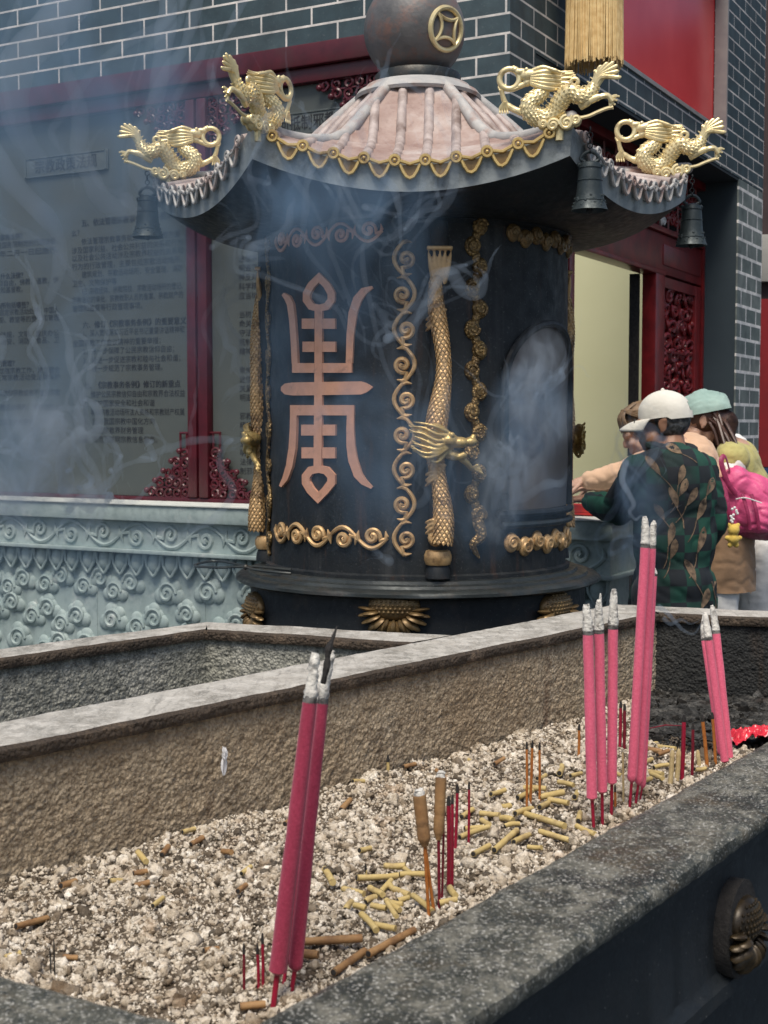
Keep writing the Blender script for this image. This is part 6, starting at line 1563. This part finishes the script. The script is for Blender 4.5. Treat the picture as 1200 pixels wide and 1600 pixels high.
# --- the person in the mint cap and olive vest
def person_olive():
    hc = vec(1096, 656, 6.25); hf = Vector((-.93, .25, -.20)).normalized(); hu = Vector((-.12, .05, 1)); hu = (hu - hf * hu.dot(hf)).normalized()
    f = Vector((-.93, .35, 0)).normalized(); r = f.cross(Zv).normalized()
    neck = vec(1134, 692, 6.27); chest = vec(1160, 752, 6.27); hips = vec(1190, 872, 6.28); hips.z = .93
    shN = vec(1146, 718, 6.06); shF = vec(1150, 700, 6.42); elN = vec(1136, 800, 5.98); wrN = vec(1100, 815, 6.05); elF = vec(1110, 780, 6.4); wrF = vec(1070, 790, 6.35)
    base = Vector((hips.x, hips.y, 0))
    t = thing('person', base, 'person leaning forward in a mint cap, olive vest and white sleeves', 'person')
    mb = MB(); rr = head_mb(mb, hc, hf, hu, .96); mb.bone(hc - hu * .07 - hf * .02, neck, .047, .056); torso_mb(mb, hips, chest, neck, r, f, (shN, shF), .92)
    limb(mb, [shN, elN, wrN], [.046, .036, .025]); limb(mb, [shF, elF, wrF], [.046, .036, .025])
    for w_, e_, sd in ((wrN, elN, 1), (wrF, elF, -1)): hand_mb(mb, w_, (w_ - e_).normalized(), Zv, .95, sd, .5)
    for k in (-1, 1):
        hp = hips + r * .09 * k; limb(mb, [hp, Vector((hp.x, hp.y, .47)), Vector((hp.x, hp.y, .09))], [.085, .058, .042]); mb.bone(Vector((hp.x, hp.y, .045)), Vector((hp.x, hp.y, .04)) + f * .14, .04, .032)
    link_mesh('body', remesh(mb, .0065, 2, base, 'person_body', [M['skin']]), t)
    j = MB(); limb(j, [shN + Zv * .0, elN, wrN + (elN - wrN).normalized() * .03], [.060, .062, .050]); limb(j, [shF, elF, wrF + (elF - wrF).normalized() * .03], [.064, .058, .046]); j.bone(shN, shF, .06, .06)
    me = remesh(j, .009, 16, base, 'sleeves', [M['white_cloth']]); folds(me, .009, 12, 2); link_mesh('shirt', me, t)
    v = MB(); torso_mb(v, hips + Zv * .03, chest, neck - (neck - chest).normalized() * .015, r, f, (shN.lerp(shF, .25), shF.lerp(shN, .25)), .98, 1.0); Rm = Matrix((r, f, Zv)).transposed(); v.ell(hips - Zv * .0, (.18, .15, .18), n=22, k=12, rot=Rm)
    v.bone(shN.lerp(neck, .4), shN + Zv * .004, .066, .076)
    me = remesh(v, .009, 34, base, 'vest', [M['olive']]); folds(me, .006, 8, 4); cut_below(me, .83); link_mesh('vest', me, t)
    tr_ = MB()
    for k in (-1, 1):
        hp = hips + r * .09 * k; limb(tr_, [hp, Vector((hp.x, hp.y, .47)), Vector((hp.x, hp.y, .07))], [.12, .10, .085])
    me = remesh(tr_, .012, 3, base, 'trousers', [M['trouser_white']]); folds(me, .007, 12, 8); link_mesh('trousers', me, t)
    h = MB(); Hm = Matrix((rr, hf, hu)).transposed(); h.ell(hc - hf * .016 + hu * .018, (.081, .094, .092), n=26, k=18, rot=Hm)
    hm = MB(); 
    r11 = random.Random(6)
    hch = [hc - hf * .045 + hu * .0, hc - hf * .10 - hu * .035, vec(1128, 692, 6.22), vec(1138, 714, 6.2)]
    for q in range(3): h.bone(hch[q], hch[q + 1], (.074, .060, .048)[q], (.060, .048, .022)[q], n=16)
    for k in range(150):
        a = R(r11.uniform(60, 300)); st0 = hc + (rr * math.cos(a + 1.57) * .075 - hf * .0) + hu * r11.uniform(-.02, .03) - hf * (.03 + .05 * r11.random())
        e = vec(1128 + 20 * r11.random(), 690 + 34 * r11.random(), 6.25 + .22 * (r11.random() - .6)) + Vector((0, .1 * math.cos(a), 0))
        h.tube(catmull([st0, st0.lerp(e, .4) + Zv * .025, st0.lerp(e, .75) + Zv * .012, e], 5), [.0075] * 10 + [.007, .006, .0055, .0045, .003, .0015], 6)
    hm = h.mesh('hair', base, [M['hair_brown']]); bm = bmesh.new(); bm.from_mesh(hm)
    bmesh.ops.delete(bm, geom=[fc for fc in bm.faces if (fc.calc_center_median() + base - hc).dot(hf) > .03 and (fc.calc_center_median() + base - hc).dot(hu) < .05 and abs((fc.calc_center_median() + base - hc).dot(rr)) < .06], context='FACES'); bm.to_mesh(hm); bm.free(); link_mesh('hair', hm, t)
    c = MB()
    def hp_(x, y, z): return hc + rr * x + hf * y + hu * z
    def capf(u, w):
        a = 2 * math.pi * u; th = math.pi / 2 * w * 1.04; z = .100 * math.cos(th) ** .75 if th < math.pi / 2 else -.006
        p = Vector((.094 * math.sin(th) * math.cos(a), .112 * math.sin(th) * math.sin(a) - .010, z + .030)); k = 1 + .09 * noise.noise(p * 17) + .06 * abs(noise.noise(p * 34)) - .03 * abs(noise.noise(p * 60))
        return hp_(p.x * k, p.y * k - (.02 if p.y < -.06 else 0) * w, p.z * k)
    c.grid(capf, 72, 26); co = c.build('cap', M['cap_mint'], t)
    pk = MB(); pk.grid(lambda u, w: hp_(.088 * math.cos(lerp(R(25), R(155), u)), .106 * math.sin(lerp(R(25), R(155), u)) + .075 * w * math.sin(lerp(R(25), R(155), u)) - .01, .026 - .03 * w * w), 20, 6); po = pk.build('peak', M['cap_mint'], co); sm = po.modifiers.new('s', 'SOLIDIFY'); sm.thickness = .004
person_olive()

# --- pink bag hanging from that shoulder, its yellow plush charm
bgc = vec(1176, 796, 5.86)
bgt = thing('backpack', bgc, 'pink nylon backpack with a dark base hanging at the side of the olive vest', 'backpack')
b_ = MB(); b_.ell(bgc + Vector((-.01, 0, .02)), (.125, .075, .14), n=26, k=18); b_.ell(bgc + Vector((.05, .01, -.03)), (.15, .08, .105), n=26, k=18); b_.ell(bgc + Vector((-.07, 0, .10)), (.07, .07, .09), n=20, k=14); b_.ell(bgc + Vector((.02, -.055, -.03)), (.08, .045, .075), n=20, k=14)
me = remesh(b_, .007, 16, bgc, 'bag_body', [M['pink_nylon'], M['pink_nylon_dark']]); folds(me, .012, 9, 3)
for p in me.polygons:
    if p.center.z < -.095 + .02 * p.center.x: p.material_index = 1
link_mesh('bag_body', me, bgt)
b_ = MB(); s0 = vec(1132, 760, 5.80)
b_.tube(catmull([vec(1150, 772, 5.79), vec(1136, 752, 5.78), vec(1127, 722, 5.78), vec(1133, 713, 5.80), vec(1140, 735, 5.82)], 6), .011, 8, flat=.35); b_.tube(catmull([vec(1128, 745, 5.79), vec(1138, 790, 5.76), vec(1146, 826, 5.77)], 6), .010, 8, flat=.4)
for x0 in (1160, 1174): b_.tube(catmull([vec(x0, 772, 5.765), vec(x0 + 8, 800, 5.745), vec(x0 + 12, 828, 5.755)], 6), .008, 8, flat=.4)
b_.build('strap', M['pink_nylon_dark'], bgt)
b_ = MB(); b_.tube(catmull([vec(1150, 780, 5.77), vec(1165, 778, 5.75), vec(1190, 786, 5.76)], 6), .0028, 6); b_.build('zip', M['white_cloth'], bgt)
pc = vec(1146, 836, 5.70); pt = thing('plush_charm', pc, 'small yellow plush charm on a beaded cord hanging from the pink backpack', 'charm')
q = MB()
for x, z, rx in ((0, .022, .026), (0, -.018, .024), (-.018, .042, .010), (.018, .042, .010), (-.026, -.012, .011), (.026, -.012, .011), (-.013, -.042, .012), (.013, -.042, .012)): q.ell(pc + Vector((x, 0, z)), rx, n=14, k=10)
link_mesh('plush_body', remesh(q, .004, 2, pc, 'plush_body', [M['plush']]), pt)
q = MB(); r12 = random.Random(4)
for i in range(11): q.ell(pc + Vector((r12.uniform(-.016, .016), -.008, .055 + i * .006)), .006, n=8, k=6)
q.build('beads', M['white_cloth'], pt)

# --- red tray on the plinth where they reach
rc_ = vec(918, 782, 5.98); dU = UU * -1
ty = MB(); tz = 1.108
tm = Matrix(((dU.x, NN.x, 0, rc_.x), (dU.y, NN.y, 0, rc_.y), (0, 0, 1, tz), (0, 0, 0, 1)))
ty.box((0, 0, .008), (.20, .11, .012), 0, tm, .004)
for y in (-.052, .052): ty.box((0, y, .03), (.20, .008, .032), 0, tm, .003)
for x in (-.097, .097): ty.box((x, 0, .03), (.008, .096, .030), 0, tm, .003)
for i in range(7): ty.tube([tm @ Vector((-.08, -.035 + .011 * i, .026)), tm @ Vector((.08, -.035 + .011 * i, .028))], .0055, 8)
tag(ty.build('red_tray', simple('bright red lacquer tray', (.55, .03, .02), (.42, .015, .015), 20, .35, .1)), 'bright red tray standing on the stone plinth under the reaching hands', 'tray')

# ------------------------------------------------------------------ incense smoke (bodies of real smoke standing in the air)
def smoke_mat(name, col, aniso, dens=None):
    m = bpy.data.materials.new(name); m.use_nodes = True; t = m.node_tree; n = t.nodes; n.clear()
    out = n.new('ShaderNodeOutputMaterial'); pv = n.new('ShaderNodeVolumePrincipled'); t.links.new(pv.outputs[0], out.inputs['Volume'])
    pv.inputs['Color'].default_value = (*col, 1); pv.inputs['Anisotropy'].default_value = aniso
    if dens is not None: pv.inputs['Density'].default_value = dens
    return m, t, n, pv
def smoke(name, lo, hi, blobs, scale, label, dens=1.0, col=(.42, .68, 1.0), seed=0.0, step=.3, stretch=(1, 1, .6), thr=(.42, .66), base=.1):
    """blobs: (centre, radii, strength) soft bodies in world metres, mottled by a warped noise"""
    lo, hi = Vector(lo), Vector(hi); c = (lo + hi) / 2
    mb = MB(); mb.box((c.x, c.y, c.z), tuple(hi - lo))
    m, t, n, pv = smoke_mat(name, col, .2)
    geo = n.new('ShaderNodeNewGeometry'); P = geo.outputs['Position']
    def math_(op, a, b=None):
        q = n.new('ShaderNodeMath'); q.operation = op
        for i, v in enumerate((a, b)):
            if v is None: continue
            if hasattr(v, 'is_linked'): t.links.new(v, q.inputs[i])
            else: q.inputs[i].default_value = v
        return q.outputs[0]
    def vmath(op, a, b):
        q = n.new('ShaderNodeVectorMath'); q.operation = op
        for i, v in enumerate((a, b)):
            if hasattr(v, 'is_linked'): t.links.new(v, q.inputs[i])
            else: q.inputs[i].default_value = v
        return q.outputs['Value' if op in ('LENGTH', 'DISTANCE') else 'Vector']
    q = n.new('ShaderNodeTexNoise'); q.inputs['Scale'].default_value = scale; q.inputs['Detail'].default_value = 2.0; q.inputs['Roughness'].default_value = .6; q.inputs['Distortion'].default_value = .9
    t.links.new(vmath('MULTIPLY', vmath('ADD', P, (seed, seed * 1.7, seed * .6)), stretch), q.inputs['Vector'])
    mr = n.new('ShaderNodeMapRange'); mr.interpolation_type = 'SMOOTHSTEP'; t.links.new(q.outputs['Fac'], mr.inputs[0]); mr.inputs[1].default_value = thr[0]; mr.inputs[2].default_value = thr[1]; mr.inputs[3].default_value = base
    tot = None
    for cc, rr, a in blobs:
        v = vmath('DIVIDE', vmath('SUBTRACT', P, tuple(cc)), tuple(rr)); L = vmath('LENGTH', v, (0, 0, 0))
        k = n.new('ShaderNodeMapRange'); k.interpolation_type = 'SMOOTHSTEP'; t.links.new(L, k.inputs[0]); k.inputs[1].default_value = 1.0; k.inputs[2].default_value = .1; k.inputs[3].default_value = 0.0; k.inputs[4].default_value = a * dens
        tot = k.outputs[0] if tot is None else math_('ADD', tot, k.outputs[0])
    t.links.new(math_('MULTIPLY', mr.outputs[0], tot), pv.inputs['Density'])
    m.cycles.volume_step_rate = step
    o = mb.build('incense_smoke', m, ang=None); tag(o, label, 'smoke', kind='stuff'); return o
def sp_(px, py, y): return tuple(at_y(px, py, y))
smoke('smoke left', (-2.45, 3.75, .55), (-.46, 5.05, 3.45),
      [(sp_(60, 660, 4.4), (.40, .5, .45), .8), (sp_(10, 740, 4.3), (.35, .5, .3), .8), (sp_(150, 880, 4.2), (.6, .5, .26), .9), (sp_(90, 330, 4.5), (.75, .6, .8), 1.1), (sp_(250, 220, 4.6), (.5, .5, .5), 1.0), (sp_(300, 420, 4.5), (.34, .5, .6), .9), (sp_(30, 90, 4.7), (.7, .6, .5), .9)],
      2.6, 'blue grey incense smoke drifting before the notice board', 1.6, seed=1.0, base=.03, step=.5)
smoke('smoke burner', (-.40, 3.28, 1.02), (.80, 3.66, 2.26),
      [(sp_(590, 440, 3.47), (.22, .3, .26), 1.3), (sp_(440, 330, 3.47), (.26, .3, .22), 1.2), (sp_(560, 320, 3.47), (.32, .3, .14), .9), (sp_(830, 650, 3.47), (.13, .25, .17), 2.4), (sp_(790, 770, 3.47), (.24, .3, .24), 1.1), (sp_(600, 690, 3.47), (.3, .3, .36), .8), (sp_(480, 560, 3.47), (.2, .3, .4), .7)],
      5.5, 'pale blue smoke hanging over the front of the incense burner', 2.8, seed=7.0, base=.0, step=.5)
smoke('smoke right', (.80, 4.10, .80), (1.42, 4.90, 1.66),
      [(sp_(985, 800, 4.55), (.15, .4, .24), 2.4), (sp_(930, 690, 4.55), (.16, .4, .16), 1.1), (sp_(950, 880, 4.55), (.2, .4, .16), 1.6)],
      6.0, 'blue smoke standing between the incense burner and the checked jacket', 1.5, seed=3.0, base=.04, step=.6, col=(.52, .75, 1.0))
def curls(seeds, n, steps, ds, r, rise, swirl, freq, dens, label, seed, vox, col=(.66, .82, 1.0), flat=1.0, sx=(.05, .05, .05)):
    """a bundle of curling smoke threads, fused into one body of thin even smoke"""
    rr = random.Random(seed); mb = MB()
    for k in range(n):
        c = Vector(rr.choice(seeds)); p = c + Vector((rr.gauss(0, sx[0]), rr.gauss(0, sx[1]), rr.gauss(0, sx[2]))); pts = []; rad = []; r0 = r * math.exp(rr.gauss(0, .45)); nst = int(steps * rr.uniform(.5, 1.2)); ph = rr.uniform(0, 9)
        v = Vector((0, 0, rise))
        for i in range(nst):
            nv = noise.noise_vector(p * freq + Vector((seed * 3.1, ph * .25, seed))); nv2 = noise.noise_vector(p * freq * 2.7 + Vector((1.7, seed, ph * .3)))
            v = v * .72 + (Vector((0, 0, rise)) + nv * swirl + nv2 * swirl * .6) * .28
            p = p + v * ds; pts.append(p.copy()); t = i / nst
            rad.append(r0 * (.25 + .75 * math.sin(math.pi * min(1, t * 1.05 + .02)) ** .8) * (1 + .35 * noise.noise(Vector((i * .25, k, seed)))))
        mb.tube(pts, rad, 8)
    m, t, nn, pv = smoke_mat('smoke threads', col, .2, dens)
    me = remesh(mb, vox, 2, Vector(seeds[0]), 'smoke_threads', [m])
    o = link_mesh('smoke_wisp', me, None, Vector(seeds[0])); tag(o, label, 'smoke', kind='stuff'); return o
smoke('smoke low left', (-1.36, 3.78, 1.05), (-.86, 4.5, 1.62),
      [(sp_(70, 680, 4.15), (.16, .35, .17), 1.0), (sp_(20, 765, 4.15), (.2, .35, .10), 1.0), (sp_(140, 775, 4.15), (.10, .3, .08), .9)], 9, 'dense pale smoke at the lower left of the notice board', 7, seed=4.0, base=.02, step=.35, thr=(.45, .62), col=(.68, .83, 1.0))
curls([at_y(40, 770, 4.3), at_y(95, 740, 4.3), at_y(70, 700, 4.3)], 40, 60, .011, .0072, .55, 2.4, 6.0, 13.0, 'bright curls of smoke at the lower left of the notice board', 1, .006, sx=(.07, .05, .05))
curls([at_y(150, 780, 4.2), at_y(20, 790, 4.2), at_y(160, 860, 4.1), at_y(250, 700, 4.4)], 24, 60, .013, .0085, .5, 2.0, 5.0, 9.0, 'loose curls of smoke along the top of the carved plinth', 2, .007, sx=(.10, .06, .05))
curls([at_y(120, 420, 4.5), at_y(220, 330, 4.5), at_y(40, 300, 4.5), at_y(300, 250, 4.5)], 20, 80, .018, .020, .7, 1.8, 2.8, 4.0, 'broad soft streaks of smoke rising past the title plaque', 3, .011, sx=(.16, .06, .10))
curls([at_y(340, 700, 4.3), at_y(355, 600, 4.3)], 10, 60, .012, .009, .8, 1.6, 4.5, 5.0, 'thin smoke curls right of the red post of the board', 4, .006, sx=(.035, .05, .08))
curls([at_y(590, 560, 3.45), at_y(620, 600, 3.45), at_y(560, 470, 3.45), at_y(610, 430, 3.45)], 46, 70, .010, .0065, .9, 2.2, 5.5, 7.5, 'pale streaks of smoke right of the copper character', 5, .005, sx=(.035, .05, .05))
smoke('smoke hatch', (.20, 3.30, 1.20), (.58, 3.58, 1.86),
      [(sp_(835, 650, 3.44), (.12, .16, .13), .9), (sp_(795, 730, 3.44), (.13, .16, .14), .7), (sp_(825, 600, 3.44), (.08, .14, .08), .9), (sp_(850, 560, 3.44), (.08, .14, .12), .4), (sp_(775, 800, 3.44), (.10, .14, .10), .5)], 19, 'dense billow of white smoke before the arched hatch', 15, seed=6.4, base=.0, step=.22, thr=(.46, .62), col=(.75, .87, 1.0), stretch=(1, 1, .5))
curls([at_y(800, 720, 3.45), at_y(840, 690, 3.45), at_y(815, 650, 3.45), at_y(780, 740, 3.45)], 34, 46, .006, .0055, .5, 2.4, 11.0, 13.0, 'small smoke curls at the arched hatch', 6, .0035, sx=(.03, .05, .03))
curls([at_y(470, 400, 3.45), at_y(430, 350, 3.45), at_y(560, 350, 3.45)], 30, 60, .011, .0068, .7, 2.0, 5.0, 6.5, 'smoke curling under the eave at the left of the incense burner', 7, .0055, sx=(.05, .05, .04))
curls([at_y(640, 800, 3.5), at_y(740, 800, 3.5), at_y(540, 880, 3.5), at_y(780, 850, 3.5)], 20, 55, .010, .008, .8, 1.8, 5.0, 5.0, 'thin smoke curls low over the front of the incense burner', 8, .005, sx=(.06, .05, .05))
curls([at_y(985, 860, 4.4), at_y(965, 800, 4.4), at_y(1000, 780, 4.4)], 24, 50, .010, .0085, .7, 2.2, 7.0, 8.0, 'blue smoke curls in front of the outstretched dark sleeve', 9, .005, sx=(.04, .05, .06), col=(.55, .76, 1.0))
def trail(pts, rad, label, dens):
    mb = MB(); pp = catmull(pts, 8); mb.tube(pp, [rad * (.25 + .9 * i / len(pp)) for i in range(len(pp))], 12)
    m, t, n, pv = smoke_mat('smoke trail', (.7, .84, 1.0), .2, dens)
    tag(mb.build('smoke_trail', m, ang=None), label, 'smoke', kind='stuff')
trail([at_y(1012, 812, 2.32), at_y(1002, 806, 2.33), at_y(993, 812, 2.35), at_y(984, 800, 2.36), at_y(990, 788, 2.37), at_y(982, 770, 2.4), at_y(972, 750, 2.44), at_y(978, 720, 2.5)], .006, 'thin curl of smoke from the tallest pink incense', 28)
trail([at_y(1096, 972, 2.72), at_y(1085, 990, 2.72), at_y(1068, 985, 2.72), at_y(1052, 968, 2.72), at_y(1040, 955, 2.74), at_y(1028, 948, 2.76)], .006, 'thin curl of smoke from the leaning pink incense at the right', 30)
trail([at_y(1094, 968, 2.72), at_y(1080, 975, 2.73), at_y(1064, 968, 2.74), at_y(1048, 975, 2.75), at_y(1036, 965, 2.76)], .005, 'second thin curl of smoke from the leaning pink incense', 26)
